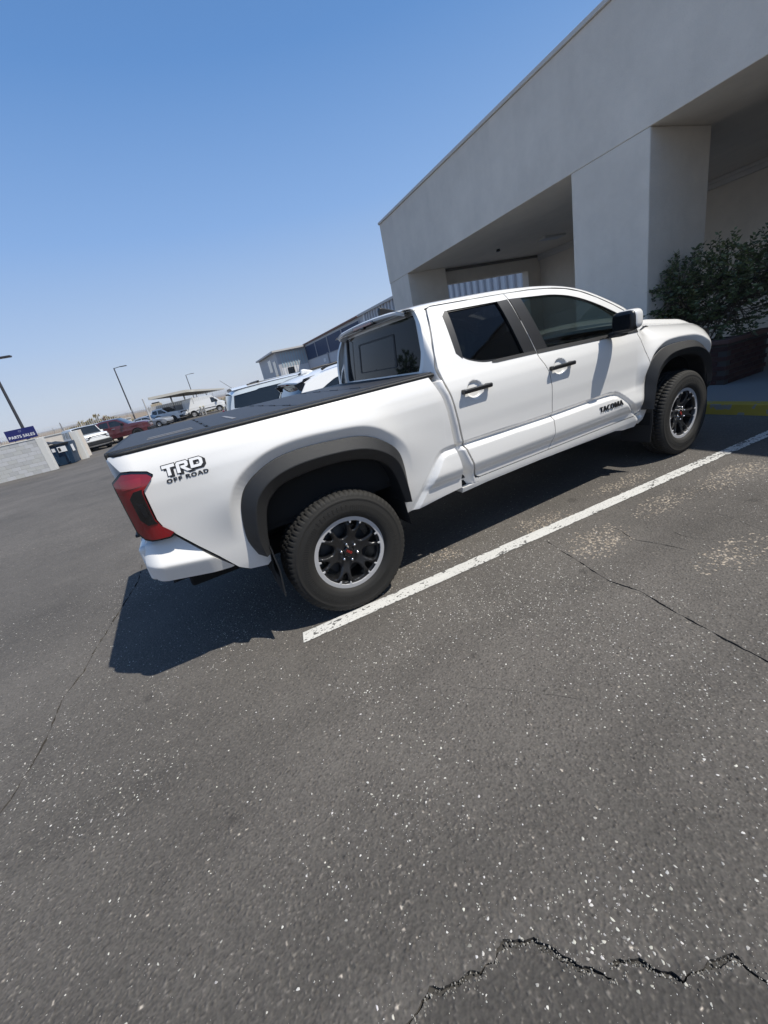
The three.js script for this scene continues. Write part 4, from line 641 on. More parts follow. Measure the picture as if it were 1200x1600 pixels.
    { const R = []; for (let i = 0; i <= 20; i++) { const x = mix(0.96, 2.36, i / 20); const r = []; for (let j = 0; j <= 10; j++) { const z = mix(-0.57, 0.57, j / 10); r.push([x, topY(x, z) - 0.035, z]); } R.push(r); } meshOf('headliner', loft(R), std(lin(0.22, 0.215, 0.20), { roughness: 0.95 }), T); }
    const ip = (d, ...P) => patch(P, inset(d), { cell: 0.06 });
    two('door_lining', merge([ip(0.05, [1.0, 0.62], [2.98, 0.62], [2.98, 1.27], [1.80, 1.31], [1.06, 1.34], [0.97, 1.3]), ip(0.045, [1.655, 1.73], [1.86, 1.73], [1.895, 1.30], [1.69, 1.30]), ip(0.045, [0.95, 1.40], [1.06, 1.73], [1.13, 1.72], [1.10, 1.40], [1.0, 1.3])]), M.interior);
  }
  // wheels
  function makeWheel() {
    const w = new THREE.Group(); w.name = 'wheel';
    const prof = [[0.238, -0.10], [0.240, -0.115], [0.262, -0.128], [0.31, -0.134], [0.355, -0.128], [0.385, -0.118], [0.402, -0.104], [0.408, -0.085], [0.410, -0.04], [0.410, 0.04], [0.408, 0.085], [0.402, 0.104], [0.388, 0.117], [0.366, 0.1255], [0.364, 0.1285], [0.356, 0.129], [0.353, 0.127], [0.32, 0.1315], [0.285, 0.131], [0.262, 0.124], [0.2505, 0.115], [0.2475, 0.108], [0.238, 0.10]];
    const dens = []; for (let i = 0; i < prof.length - 1; i++) { const n = Math.max(1, Math.round(Math.hypot(prof[i + 1][0] - prof[i][0], prof[i + 1][1] - prof[i][1]) / 0.008)); for (let k = 0; k < n; k++) dens.push([mix(prof[i][0], prof[i + 1][0], k / n), mix(prof[i][1], prof[i + 1][1], k / n)]); } dens.push(prof[prof.length - 1]);
    const SEG = 504, rows = [];
    for (let i = 0; i <= SEG; i++) {
      const a = i / SEG * Math.PI * 2, r = [];
      for (const [R, z] of dens) {
        let q = R, az = Math.abs(z);
        if (R > 0.375) { // tread blocks: circumferential grooves and lateral sipes
          const ph = (i % 7) / 7, ph2 = ((i + 3) % 7) / 7, lat = (az > 0.055 ? ph : ph2) < 0.2;
          if (az < 0.098) { if (Math.abs(az - 0.062) < 0.006 || Math.abs(az - 0.020) < 0.005) q -= 0.009; else if (lat) q -= 0.007; } else if (ph < 0.2) q -= R > 0.393 ? 0.006 : 0.0025;
        }
        r.push([Math.cos(a) * q, Math.sin(a) * q, z]);
      }
      rows.push(r);
    }
    const tyre = meshOf('tyre', loft(rows), M.rubber, w);
    // moulded ribs on the sidewall
    { const rb = []; for (let k = 0; k < 132; k++) { const a = k / 132 * Math.PI * 2, seg = k % 44; if (seg > 26 && seg < 44 && seg % 2) continue; const g = box(-0.0022, 0.0022, seg < 27 ? 0.292 : 0.300, seg < 27 ? 0.322 : 0.330, 0.1290, 0.1328); g.rotateZ(a); rb.push(g); } meshOf('sidewall_ribs', merge(rb), M.rubber, tyre); }
    const cir = (r, n = 96) => { const o = []; for (let i = 0; i < n; i++) o.push([Math.cos(i / n * 2 * Math.PI) * r, Math.sin(i / n * 2 * Math.PI) * r]); return o; };
    const pol = (r, a) => [Math.sin(a) * r, Math.cos(a) * r];
    // six Y spokes: six large windows, six small ones inside the forks
    const big = [], small = [];
    for (let k = 0; k < 6; k++) {
      const c = (k + 0.5) * Math.PI / 3, P = []; const A = (r, d) => P.push(pol(r, c + d));
      A(0.100, -0.10); A(0.114, -0.26); A(0.158, -0.285); A(0.194, -0.25); A(0.204, -0.18); A(0.206, 0); A(0.204, 0.18); A(0.194, 0.25); A(0.158, 0.285); A(0.114, 0.26); A(0.100, 0.10);
      big.push(roundPoly(P, 0.008, 3));
      const q = k * Math.PI / 3, S = []; const B = (r, d) => S.push(pol(r, q + d)); B(0.150, -0.035); B(0.165, -0.105); B(0.206, -0.135); B(0.208, 0); B(0.206, 0.135); B(0.165, 0.105); B(0.150, 0.035); small.push(roundPoly(S, 0.006, 3));
    }
    const dHole = [...big, ...small].map(h => { const d = distPath([...h, h[0]]), c = h.reduce((a, p) => [a[0] + p[0] / h.length, a[1] + p[1] / h.length], [0, 0]); return [d, c]; });
    const zf = (x, y) => { const R = Math.hypot(x, y); let m = 1; for (const [d, c] of dHole) if (Math.hypot(x - c[0], y - c[1]) < 0.11) m = Math.min(m, Math.abs(d(x, y)[0])); return 0.090 - 0.024 * sst(0.19, 0.06, R) - 0.010 * sst(0.18, 0.214, R) - 0.009 * (1 - clamp(m / 0.0075)); };
    const face = patch(cir(0.216), (x, y) => [x, y, zf(x, y)], { holes: [...big, ...small], cell: 0.006, hd: 0.04 });
    const rim = meshOf('rim', merge([face, lathe([[0.224, -0.10], [0.218, 0.0], [0.214, 0.05], [0.217, 0.085], [0.232, 0.098]], 96)]), M.satin, w);
    // machined lip with teeth at the spoke ends
    const lipIn = []; for (let k = 0; k < 6; k++) { const a = k * Math.PI / 3; for (const [d, r] of [[-0.215, 0.216], [-0.190, 0.200], [-0.150, 0.199], [-0.132, 0.216], [0, 0.2175], [0.132, 0.216], [0.150, 0.199], [0.190, 0.200], [0.215, 0.216], [0.36, 0.2165], [0.52, 0.2175], [0.68, 0.2165]]) lipIn.push(pol(r, a + d)); }
    const lip = extr(cir(0.2455, 120), 0.010, { holes: [lipIn], bevel: 0.003 }); lip.translate(0, 0, 0.094); meshOf('machined_lip', lip, M.machined, rim);
    const cap = lathe([[0.0, 0.082], [0.030, 0.081], [0.036, 0.077], [0.040, 0.062], [0.040, 0.05]], 40); meshOf('centre_cap', merge([cap]), M.gloss, rim);
    const tx = text('TRD', 0.016, 0.002, 1.1); tx.rotateZ(-1.35); tx.translate(0, 0.002, 0.0825); meshOf('cap_lettering', tx, M.redText, rim);
    for (let k = 0; k < 6; k++) { const a = (k + 0.5) * Math.PI / 3, g = merge([(() => { const c = new THREE.CylinderGeometry(0.0105, 0.0115, 0.030, 6); c.rotateX(Math.PI / 2); return c; })(), (() => { const s = new THREE.SphereGeometry(0.0095, 12, 8); s.translate(0, 0, 0.014); return s; })()]); g.translate(Math.sin(a) * 0.0575, Math.cos(a) * 0.0575, 0.070); meshOf('lug_nut', g, M.chrome, rim); }
    meshOf('brake_disc', merge([lathe([[0.06, -0.01], [0.165, -0.01], [0.165, -0.04], [0.06, -0.04]], 48), box(-0.17, -0.10, -0.07, 0.09, -0.07, 0.012, 0.015)]), std(lin(0.06, 0.06, 0.062), { roughness: 0.5, metalness: 0.5 }), w);
    return w;
  }
  const wh = makeWheel();
  const spots = [[0, 0.812, 0, 0.64], [WB, 0.812, 0, 0.35], [0, -0.812, Math.PI, 0.2], [WB, -0.812, Math.PI, 0.8]];
  spots.forEach(([x, z, ry, rz], i) => { const q = i ? wh.clone() : wh; q.position.set(x, AX - 0.004, z); q.rotation.set(0, ry, 0); q.rotateZ(rz); T.add(q); });
}
// ---------------------------------------------------------------- other vehicles (x from the rear end forward)
const K = 1.27, KY = CAM.y * (1 - K);
const simpleWheel = (R, w, dark) => {
  const g = new THREE.Group(); g.name = 'wheel'; const r = R * 0.66;
  meshOf('tyre', lathe([[r, -w / 2], [R * 0.92, -w / 2], [R, -w * 0.36], [R, w * 0.36], [R * 0.92, w / 2], [r, w / 2 - 0.01]], 40), M.rubber, g);
  const sp = []; for (let k = 0; k < 6; k++) { const b = box(-r * 0.11, r * 0.11, 0.02, r * 0.98, w / 2 - 0.045, w / 2 - 0.02, 0.008); b.rotateZ(k * Math.PI / 3); sp.push(b); }
  meshOf('rim', merge([...sp, lathe([[r, w / 2 - 0.012], [r * 0.90, w / 2 - 0.02], [r * 0.88, -w * 0.2]], 40), lathe([[0.0, w / 2 - 0.018], [r * 0.22, w / 2 - 0.02], [r * 0.25, w / 2 - 0.05]], 20), lathe([[0.0, -w * 0.1], [r * 0.88, -w * 0.1]], 30)]), dark ? M.satin : M.machined, g); return g;
};
function makeCar(name, label, o, group) {
  const t = thing(name, label, o.category || 'car', group); const W2 = o.W / 2, L = o.L, belt = o.belt;
  const S = (x, y) => { let z = W2; if (y > belt) z -= (y - belt) * (o.tumble ?? 0.30); if (y > belt - 0.25) z -= 0.02 * sst(belt - 0.2, belt, y); z -= 0.05 * sst(0.5, 0.25, y); z += 0.015 * Math.exp(-(((y - 0.78) / 0.12) ** 2)); z -= 0.10 * sst(0.45, 0, x) ** 2 + 0.20 * sst(L - 0.75, L, x) ** 2; return z; };
  const sub = o.top.map(s => ({ ...s, P: smoothPoly(s.pts, 6) }));
  const line = []; for (const s of sub) for (const p of s.P) { const l = line[line.length - 1]; if (!l || Math.hypot(l[0] - p[0], l[1] - p[1]) > 1e-4) line.push(p); }
  const bottom = []; const Ra = o.R + 0.055; const yb = o.yb ?? 0.27; const [xr, xf] = o.axles;
  for (const x of [xf, xr]) for (let a = 0; a <= 14; a++) { const th = mix(-0.15, Math.PI + 0.15, a / 14), px = x + Math.cos(th) * Ra, py = Math.max(yb, o.R + Math.sin(th) * Ra); bottom.push([px, py]); }
  const poly = [...line, ...bottom];
  const f = (x, y) => [x, y, S(x, y)]; const cell = o.cell || 0.05;
  const sg = patch(poly, f, { holes: o.windows, cell, hd: 0.03 });
  const wrapG = (P, off, ext = 0) => { const R = []; for (let i = 0; i < P.length; i++) { const a = P[Math.max(0, i - 1)], b = P[Math.min(P.length - 1, i + 1)]; let nx = -(b[1] - a[1]), ny = b[0] - a[0]; const l = Math.hypot(nx, ny) || 1; nx /= l; ny /= l; const hw = S(P[i][0], P[i][1]) + ext, r = []; for (let j = 0; j <= 16; j++) { const q = mix(-1, 1, j / 16), k = 0.055 * (1 - q ** 4) + off; r.push([P[i][0] + nx * k, P[i][1] + ny * k, q * hw]); } R.push(r); } return loft(R); };
  const body = [sg, mirrorZ(sg)];
  for (const s of sub) if (!s.glass && !s.mat) body.push(wrapG(s.P, 0));
  meshOf('body', merge(body), o.paint, t);
  for (const s of sub) if (s.glass) meshOf(s.glass, wrapG(s.P, -0.006, -0.01), M.carGlass, t); else if (s.mat) meshOf(s.name, wrapG(s.P, 0.002), s.mat, t);
  for (const w of o.windows) { const g = patch(w, (x, y) => [x, y, S(x, y) - 0.012], { cell: 0.2 }); meshOf('window', g, M.carGlass, t); meshOf('window', mirrorZ(g), M.carGlass, t); }
  if (o.cladding) { const cp = [[-0.01 + 0.06, yb + 0.12], [xr - Ra - 0.05, yb + 0.16], ...[...Array(13).keys()].map(a => { const th = mix(Math.PI + 0.1, -0.1, a / 12); return [xr + Math.cos(th) * (Ra + 0.06), o.R + Math.sin(th) * (Ra + 0.06)]; }), [xf - Ra - 0.05, yb + 0.15], ...[...Array(13).keys()].map(a => { const th = mix(Math.PI + 0.1, -0.1, a / 12); return [xf + Math.cos(th) * (Ra + 0.06), o.R + Math.sin(th) * (Ra + 0.06)]; }), [L - 0.05, yb + 0.12], ...bottom.slice(0, 15).map(p => [p[0], p[1] + 0.004]), ...bottom.slice(15).map(p => [p[0], p[1] + 0.004])]; const g = patch(cp, (x, y) => [x, y, S(x, y) + 0.012], { cell: 0.06, hd: 0.02 }); meshOf('cladding', g, M.flare, t); meshOf('cladding', mirrorZ(g), M.flare, t); }
  meshOf('underbody', merge([box(0.15, L - 0.2, yb + 0.02, yb + 0.2, -W2 + 0.28, W2 - 0.28), box(xr + Ra, xf - Ra, yb + 0.01, 0.55, -W2 + 0.1, W2 - 0.1), box(0.2, L - 0.6, 0.45, 0.85, -W2 + 0.30, W2 - 0.30)]), M.liner, t);
  for (const [n, x0, x1, y0, y1, z0, z1, mat, r] of o.boxes || []) { const g = box(x0, x1, y0, y1, z0, z1, r ?? 0.02); meshOf(n, g, mat, t); if (z0 > 0) meshOf(n, mirrorZ(g), mat, t); }
  const wh = simpleWheel(o.R, o.tw || 0.24, o.darkRim); let first = true;
  for (const x of [xr, xf]) for (const s of [1, -1]) { const q = first ? wh : wh.clone(); first = false; q.position.set(x, o.R, s * (W2 - (o.tw || 0.24) / 2 - 0.015)); q.rotation.y = s > 0 ? 0 : Math.PI; t.add(q); }
  if (o.front) { const th = o.turn || 0, dx = Math.cos(th), dz = Math.sin(th); t.position.set(o.front[0] - dz * W2 - dx * L, KY, o.front[1] - dx * W2 - dz * L); t.rotation.y = -th; } else t.position.set(o.at[0], o.at[1], o.at[2]); return t;
}
const whitePaint = phy(lin(0.78, 0.78, 0.77), { roughness: 0.4, clearcoat: 1, clearcoatRoughness: 0.05 });
const silverPaint = phy(lin(0.34, 0.36, 0.39), { roughness: 0.35, metalness: 0.3, clearcoat: 1, clearcoatRoughness: 0.05 });
const maroonPaint = phy(lin(0.075, 0.009, 0.013), { roughness: 0.4, clearcoat: 1, clearcoatRoughness: 0.06 });
const paleBlue = phy(lin(0.60, 0.66, 0.70), { roughness: 0.35, clearcoat: 1, clearcoatRoughness: 0.05 });
const headlampM = phy(lin(0.55, 0.57, 0.6), { roughness: 0.12, clearcoat: 1 });
// the crossover in the next stall
{
  const top = [{ pts: [[0.08, 0.32], [0.0, 0.58], [0.03, 0.86], [0.10, 0.98]] }, { glass: 'rear_window', pts: [[0.10, 0.98], [0.27, 1.22], [0.44, 1.42]] }, { pts: [[0.44, 1.42], [0.60, 1.475], [0.95, 1.525], [1.5, 1.56], [2.1, 1.545], [2.45, 1.50]] }, { glass: 'windshield', pts: [[2.45, 1.50], [2.85, 1.29], [3.28, 1.03]] }, { pts: [[3.28, 1.03], [3.7, 0.97], [4.25, 0.86], [4.5, 0.72], [4.58, 0.5], [4.5, 0.28]] }];
  const c = makeCar('crossover_car', 'white crossover with a sloping rear spoiler parked right behind the pickup bed', { L: 4.6, W: 1.86, belt: 1.04, R: 0.34, axles: [0.85, 3.6], top, cell: 0.03, paint: whitePaint, cladding: true, windows: [roundPoly([[0.56, 1.285], [0.84, 1.41], [1.06, 1.445], [1.06, 1.10], [0.86, 1.09], [0.66, 1.16]], [0.05, 0.04, 0.01, 0.01, 0.05, 0.05]), roundPoly([[1.14, 1.45], [1.92, 1.47], [1.92, 1.08], [1.14, 1.10]], 0.03), roundPoly([[2.0, 1.468], [2.36, 1.435], [2.95, 1.12], [3.0, 1.06], [2.0, 1.075]], 0.03)], at: [0.36, 0, -2.97] });
  const R = []; for (let i = 0; i <= 24; i++) { const z = mix(-0.70, 0.70, i / 24), e = Math.abs(z) / 0.70, xr = 0.27 + 0.14 * e ** 3; R.push([[0.62, 1.535 - 0.035 * e ** 4, z], [0.45, 1.515 - 0.035 * e ** 4, z], [xr, 1.478 - 0.04 * e ** 3, z], [xr - 0.004, 1.462 - 0.04 * e ** 3, z], [xr + 0.10, 1.43 - 0.05 * e ** 3, z], [0.50, 1.42 - 0.05 * e ** 3, z]]); } meshOf('roof_spoiler', toCreasedNormals(merge([loft(R)]), 0.6), whitePaint, c);
  for (const s of [1, -1]) meshOf('spoiler_fin', (() => { const g = extr([[0.30, 1.43], [0.52, 1.475], [0.62, 1.46], [0.48, 1.36], [0.42, 1.27]], 0.03, { bevel: 0.005 }); g.translate(0, 0, s * 0.715 - 0.015); return g; })(), M.gloss, c);
  meshOf('brake_lamp', box(0.30, 0.36, 1.435, 1.452, -0.22, 0.22, 0.006), M.red, c);
  meshOf('antenna_fin', (() => { const g = extr([[0, 0], [0.21, 0], [0.16, 0.03], [0.05, 0.065], [0.01, 0.06]], 0.05, { bevel: 0.014 }); g.translate(0.60, 1.545, -0.025); return g; })(), whitePaint, c);
  for (const s of [1, -1]) { const pts = []; for (let i = 0; i <= 20; i++) { const x = mix(0.72, 2.2, i / 20); pts.push(new THREE.Vector3(x, 1.535 + 0.05 * Math.max(0, Math.sin(Math.PI * (x - 0.72) / 1.48)) ** 0.4 + 0.03 * Math.sin(Math.PI * (x - 0.4) / 2.4), s * 0.70)); } meshOf('roof_rail', new THREE.TubeGeometry(new THREE.CatmullRomCurve3(pts), 40, 0.017, 8), M.satin, c); }
  for (const s of [1, -1]) meshOf('tail_lamp', box(0.02, 0.30, 0.80, 0.95, s > 0 ? 0.60 : -0.88, s > 0 ? 0.88 : -0.60, 0.05), M.red, c);
  meshOf('wiper', bar([0.10, 1.02, 0.1], [0.16, 1.09, -0.25], 0.008, 6), M.black, c);
}
{
  const top = [{ pts: [[0.06, 0.36], [0.0, 0.6], [0.0, 0.95], [0.03, 1.08]] }, { glass: 'rear_window', pts: [[0.03, 1.08], [0.09, 1.28], [0.17, 1.46]] }, { pts: [[0.17, 1.46], [0.24, 1.505], [0.6, 1.535], [1.4, 1.56], [2.3, 1.555], [2.7, 1.52]] }, { glass: 'windshield', pts: [[2.7, 1.52], [3.0, 1.32], [3.32, 1.10]] }, { pts: [[3.32, 1.10], [3.8, 1.07], [4.4, 1.0], [4.58, 0.85], [4.62, 0.5], [4.5, 0.3]] }];
  const c = makeCar('boxy_suv', 'pale boxy sport utility car with long black side glass beyond the crossover', { L: 4.65, W: 1.9, belt: 1.18, tumble: 0.22, R: 0.36, axles: [0.9, 3.7], top, cell: 0.04, paint: paleBlue, cladding: true, windows: [roundPoly([[0.14, 1.24], [0.20, 1.455], [0.62, 1.475], [0.66, 1.49], [1.22, 1.50], [1.22, 1.20], [0.62, 1.205]], 0.02), roundPoly([[1.28, 1.50], [2.02, 1.50], [2.02, 1.185], [1.28, 1.198]], 0.02), roundPoly([[2.09, 1.50], [2.6, 1.47], [3.05, 1.17], [2.09, 1.18]], 0.03)], at: [-0.10, -0.01, -5.75], boxes: [['tail_lamp', -0.015, 0.10, 0.80, 1.20, 0.80, 0.935, M.red], ['roof_rack', 0.5, 2.4, 1.585, 1.61, 0.60, 0.635, M.black, 0.01], ['roof_cross_bar', 0.7, 0.74, 1.61, 1.635, -0.66, 0.66, M.black, 0.01], ['roof_cross_bar', 1.7, 1.74, 1.615, 1.64, -0.66, 0.66, M.black, 0.01]] });
  meshOf('roof_skin', (() => { const g = loft([...Array(21).keys()].map(i => { const x = mix(0.2, 2.68, i / 20); return [...Array(9).keys()].map(j => { const z = mix(-0.80, 0.80, j / 8); return [x, 1.50 + 0.075 * Math.sin(Math.PI * clamp((x + 0.6) / 4)) + 0.052 - 0.055 * (z / 0.83) ** 4, z]; }); })); return g; })(), whitePaint, c);
  meshOf('aerial', bar([0.35, 1.56, -0.5], [0.12, 1.80, -0.5], 0.004, 6), M.black, c);
  meshOf('side_strip', box(0.15, 4.2, 1.03, 1.05, 0.945, 0.958, 0.004), M.chrome, c);
}
// ---- vehicles across the lot; K moves a point measured on a level lot out along its sight line onto the falling ground
const far = (u, y, v) => [CAM.x + K * (u - CAM.x), CAM.y + K * (y - CAM.y), CAM.z + K * (v - CAM.z)];
const suvTop = [{ pts: [[0.06, 0.42], [0.0, 0.7], [0.0, 1.1]] }, { glass: 'rear_window', pts: [[0.0, 1.1], [0.05, 1.4], [0.14, 1.72]] }, { pts: [[0.14, 1.72], [0.25, 1.80], [1.2, 1.84], [2.3, 1.83], [2.55, 1.80]] }, { glass: 'windshield', pts: [[2.55, 1.80], [2.8, 1.5], [3.02, 1.24]] }, { pts: [[3.02, 1.24], [3.5, 1.22], [4.3, 1.17], [4.45, 1.1], [4.5, 0.8], [4.48, 0.5], [4.38, 0.36]] }];
const suvWin = [roundPoly([[0.25, 1.66], [0.95, 1.70], [0.95, 1.22], [0.18, 1.22]], 0.03), roundPoly([[1.04, 1.70], [1.72, 1.71], [1.72, 1.21], [1.04, 1.22]], 0.03), roundPoly([[1.82, 1.71], [2.45, 1.69], [2.85, 1.24], [1.82, 1.21]], 0.04)];
const suvFront = [['grille', 4.44, 4.535, 0.84, 1.08, -0.72, 0.72, M.gloss], ['grille_bar', 4.53, 4.55, 0.945, 0.975, -0.66, 0.66, M.chrome, 0.006], ['headlight', 4.42, 4.54, 0.88, 1.06, 0.62, 0.80, headlampM], ['front_bumper', 4.30, 4.60, 0.42, 0.74, -0.88, 0.88, M.flare, 0.06], ['mirror', 2.70, 2.86, 1.20, 1.38, 0.92, 1.12, whitePaint, 0.04]];
{
  const a = far(-5.82, 0, -25.0), b = far(-5.85, 0, -29.4);
  makeCar('off_road_suv', 'white boxy off-road car with dark wheels beside the white enclosure wall', { L: 4.5, W: 1.93, belt: 1.2, tumble: 0.16, R: 0.41, tw: 0.28, darkRim: true, axles: [0.8, 3.6], top: suvTop, paint: whitePaint, cladding: true, windows: suvWin, boxes: suvFront, front: [a[0], a[2]], turn: 1.05 }, 'vehicles parked across the lot');
  makeCar('off_road_suv', 'white car whose roof and mirror show behind the boxy off-road car', { L: 4.5, W: 1.93, belt: 1.2, tumble: 0.16, R: 0.41, tw: 0.28, darkRim: true, axles: [0.8, 3.6], top: suvTop, paint: whitePaint, cladding: true, windows: suvWin, boxes: suvFront, front: [b[0], b[2]], turn: 1.0 }, 'vehicles parked across the lot');
}
const pickTop = (bedY, cab0) => [{ pts: [[0.06, 0.6], [0.0, 0.75], [0.0, 1.1], [0.02, bedY]] }, { pts: [[0.02, bedY], [0.8, bedY], [cab0 - 0.08, bedY]] }, { glass: 'rear_window', pts: [[cab0 - 0.08, bedY], [cab0 - 0.03, bedY + 0.25], [cab0 + 0.1, 1.80]] }, { pts: [[cab0 + 0.1, 1.80], [cab0 + 0.3, 1.87], [cab0 + 1.2, 1.89], [cab0 + 1.6, 1.86]] }, { glass: 'windshield', pts: [[cab0 + 1.6, 1.86], [cab0 + 2.0, 1.58], [cab0 + 2.35, 1.32]] }, { pts: [[cab0 + 2.35, 1.32], [cab0 + 2.8, 1.30], [5.45, 1.22], [5.62, 1.1], [5.68, 0.8], [5.62, 0.5], [5.5, 0.4]] }];
{
  const a = far(-1.72, 0, -40.3);
  makeCar('white_pickup', 'white crew cab pickup with dark wheels parked before the grey wall', { category: 'pickup truck', L: 5.7, W: 2.02, belt: 1.28, tumble: 0.22, R: 0.42, tw: 0.28, darkRim: true, yb: 0.42, axles: [1.05, 4.72], top: pickTop(1.36, 1.9), paint: whitePaint, windows: [roundPoly([[2.15, 1.76], [2.78, 1.79], [2.78, 1.32], [2.05, 1.33]], 0.03), roundPoly([[2.88, 1.79], [3.4, 1.77], [4.0, 1.34], [2.88, 1.32]], 0.04)], boxes: [['grille', 5.58, 5.71, 0.84, 1.16, -0.70, 0.70, M.gloss], ['headlight', 5.52, 5.70, 0.94, 1.14, 0.68, 0.90, headlampM], ['front_bumper', 5.5, 5.80, 0.46, 0.74, -0.92, 0.92, M.flare, 0.06], ['bumper_skid', 5.70, 5.81, 0.60, 0.70, -0.5, 0.5, headlampM], ['mirror', 3.75, 3.92, 1.3, 1.5, 0.98, 1.2, M.gloss, 0.04], ['tail_lamp', -0.01, 0.08, 0.95, 1.3, 0.86, 1.0, M.red]], front: [a[0], a[2] - 0.6], turn: 0.55 }, 'vehicles parked across the lot');
  const r = far(-3.80, 0, -27.9);
  makeCar('maroon_pickup', 'dark red pickup with black roof between the two leaning fence posts', { category: 'pickup truck', L: 5.7, W: 2.0, belt: 1.28, tumble: 0.22, R: 0.42, tw: 0.28, darkRim: true, yb: 0.42, axles: [1.05, 4.72], top: pickTop(1.42, 1.9).map((s, i) => i === 3 ? { ...s, mat: M.gloss, name: 'roof' } : i === 1 ? { ...s, mat: M.vinyl, name: 'bed_cover' } : s), paint: maroonPaint, windows: [roundPoly([[2.15, 1.76], [2.78, 1.79], [2.78, 1.32], [2.05, 1.33]], 0.03), roundPoly([[2.88, 1.79], [3.4, 1.77], [4.0, 1.34], [2.88, 1.32]], 0.04)], boxes: [['grille', 5.58, 5.71, 0.84, 1.16, -0.70, 0.70, M.gloss], ['front_bumper', 5.5, 5.80, 0.46, 0.74, -0.92, 0.92, M.black, 0.06], ['mirror', 3.75, 3.92, 1.3, 1.5, 0.98, 1.2, M.gloss, 0.04], ['bed_rail', 0.1, 1.8, 1.46, 1.485, 0.90, 0.93, M.chrome, 0.01], ['door_handle', 2.2, 2.42, 1.13, 1.17, 0.99, 1.02, M.chrome, 0.01], ['door_handle', 2.95, 3.17, 1.13, 1.17, 0.99, 1.02, M.chrome, 0.01], ['tail_lamp', -0.01, 0.08, 0.95, 1.3, 0.86, 1.0, M.red]], front: [r[0], r[2]], turn: 0.12 }, 'vehicles parked across the lot');
  const s = far(-3.05, 0, -38.6);
  const top = [{ pts: [[0.08, 0.32], [0.0, 0.58], [0.03, 0.9]] }, { glass: 'rear_window', pts: [[0.03, 0.9], [0.25, 1.12], [0.55, 1.32]] }, { pts: [[0.55, 1.32], [0.9, 1.40], [1.6, 1.44], [2.2, 1.41]] }, { glass: 'windshield', pts: [[2.2, 1.41], [2.7, 1.18], [3.15, 0.98]] }, { pts: [[3.15, 0.98], [3.6, 0.93], [4.15, 0.82], [4.38, 0.68], [4.42, 0.48], [4.35, 0.25]] }];
  makeCar('silver_car', 'low silver car with its nose before the white pickup', { L: 4.45, W: 1.8, belt: 0.98, R: 0.33, axles: [0.85, 3.5], top, paint: silverPaint, windows: [roundPoly([[0.75, 1.28], [1.5, 1.35], [1.5, 1.0], [0.72, 1.02]], 0.04), roundPoly([[1.58, 1.35], [2.15, 1.33], [2.75, 1.05], [1.58, 1.0]], 0.04)], boxes: [['headlight', 4.12, 4.36, 0.64, 0.76, 0.50, 0.78, headlampM], ['front_bumper', 4.3, 4.46, 0.30, 0.46, -0.7, 0.7, M.black], ['mirror', 2.55, 2.7, 1.0, 1.12, 0.88, 1.05, M.gloss, 0.03]], front: [s[0], s[2]], turn: 0.5 }, 'vehicles parked across the lot');
  const v = far(1.95, 0, -43.2);
  const vt = [{ pts: [[0.05, 0.45], [0, 0.8], [0.02, 2.1], [0.1, 2.2]] }, { pts: [[0.1, 2.2], [1.5, 2.27], [3.3, 2.26], [3.75, 2.2]] }, { glass: 'windshield', pts: [[3.75, 2.2], [4.2, 1.75], [4.55, 1.35]] }, { pts: [[4.55, 1.35], [4.85, 1.22], [5.1, 1.05], [5.2, 0.7], [5.12, 0.4]] }];
  makeCar('delivery_van', 'tall white panel van parked under the long canopy', { category: 'van', L: 5.2, W: 2.05, belt: 1.3, tumble: 0.10, R: 0.36, yb: 0.38, axles: [1.0, 4.2], top: vt, paint: whitePaint, cladding: true, windows: [roundPoly([[3.45, 1.95], [3.75, 1.95], [4.25, 1.45], [4.25, 1.3], [3.45, 1.3]], 0.04)], boxes: [['mirror', 4.0, 4.18, 1.3, 1.62, 1.0, 1.22, M.black, 0.04], ['headlight', 4.95, 5.16, 0.85, 1.08, 0.66, 0.9, headlampM], ['front_bumper', 5.0, 5.26, 0.4, 0.66, -0.92, 0.92, M.black, 0.06], ['side_moulding', 1.4, 3.9, 0.72, 0.80, 1.03, 1.05, M.black, 0.01]], at: [v[0] - 5.2, KY, v[2] - 1.05] }, 'vehicles parked across the lot');
}
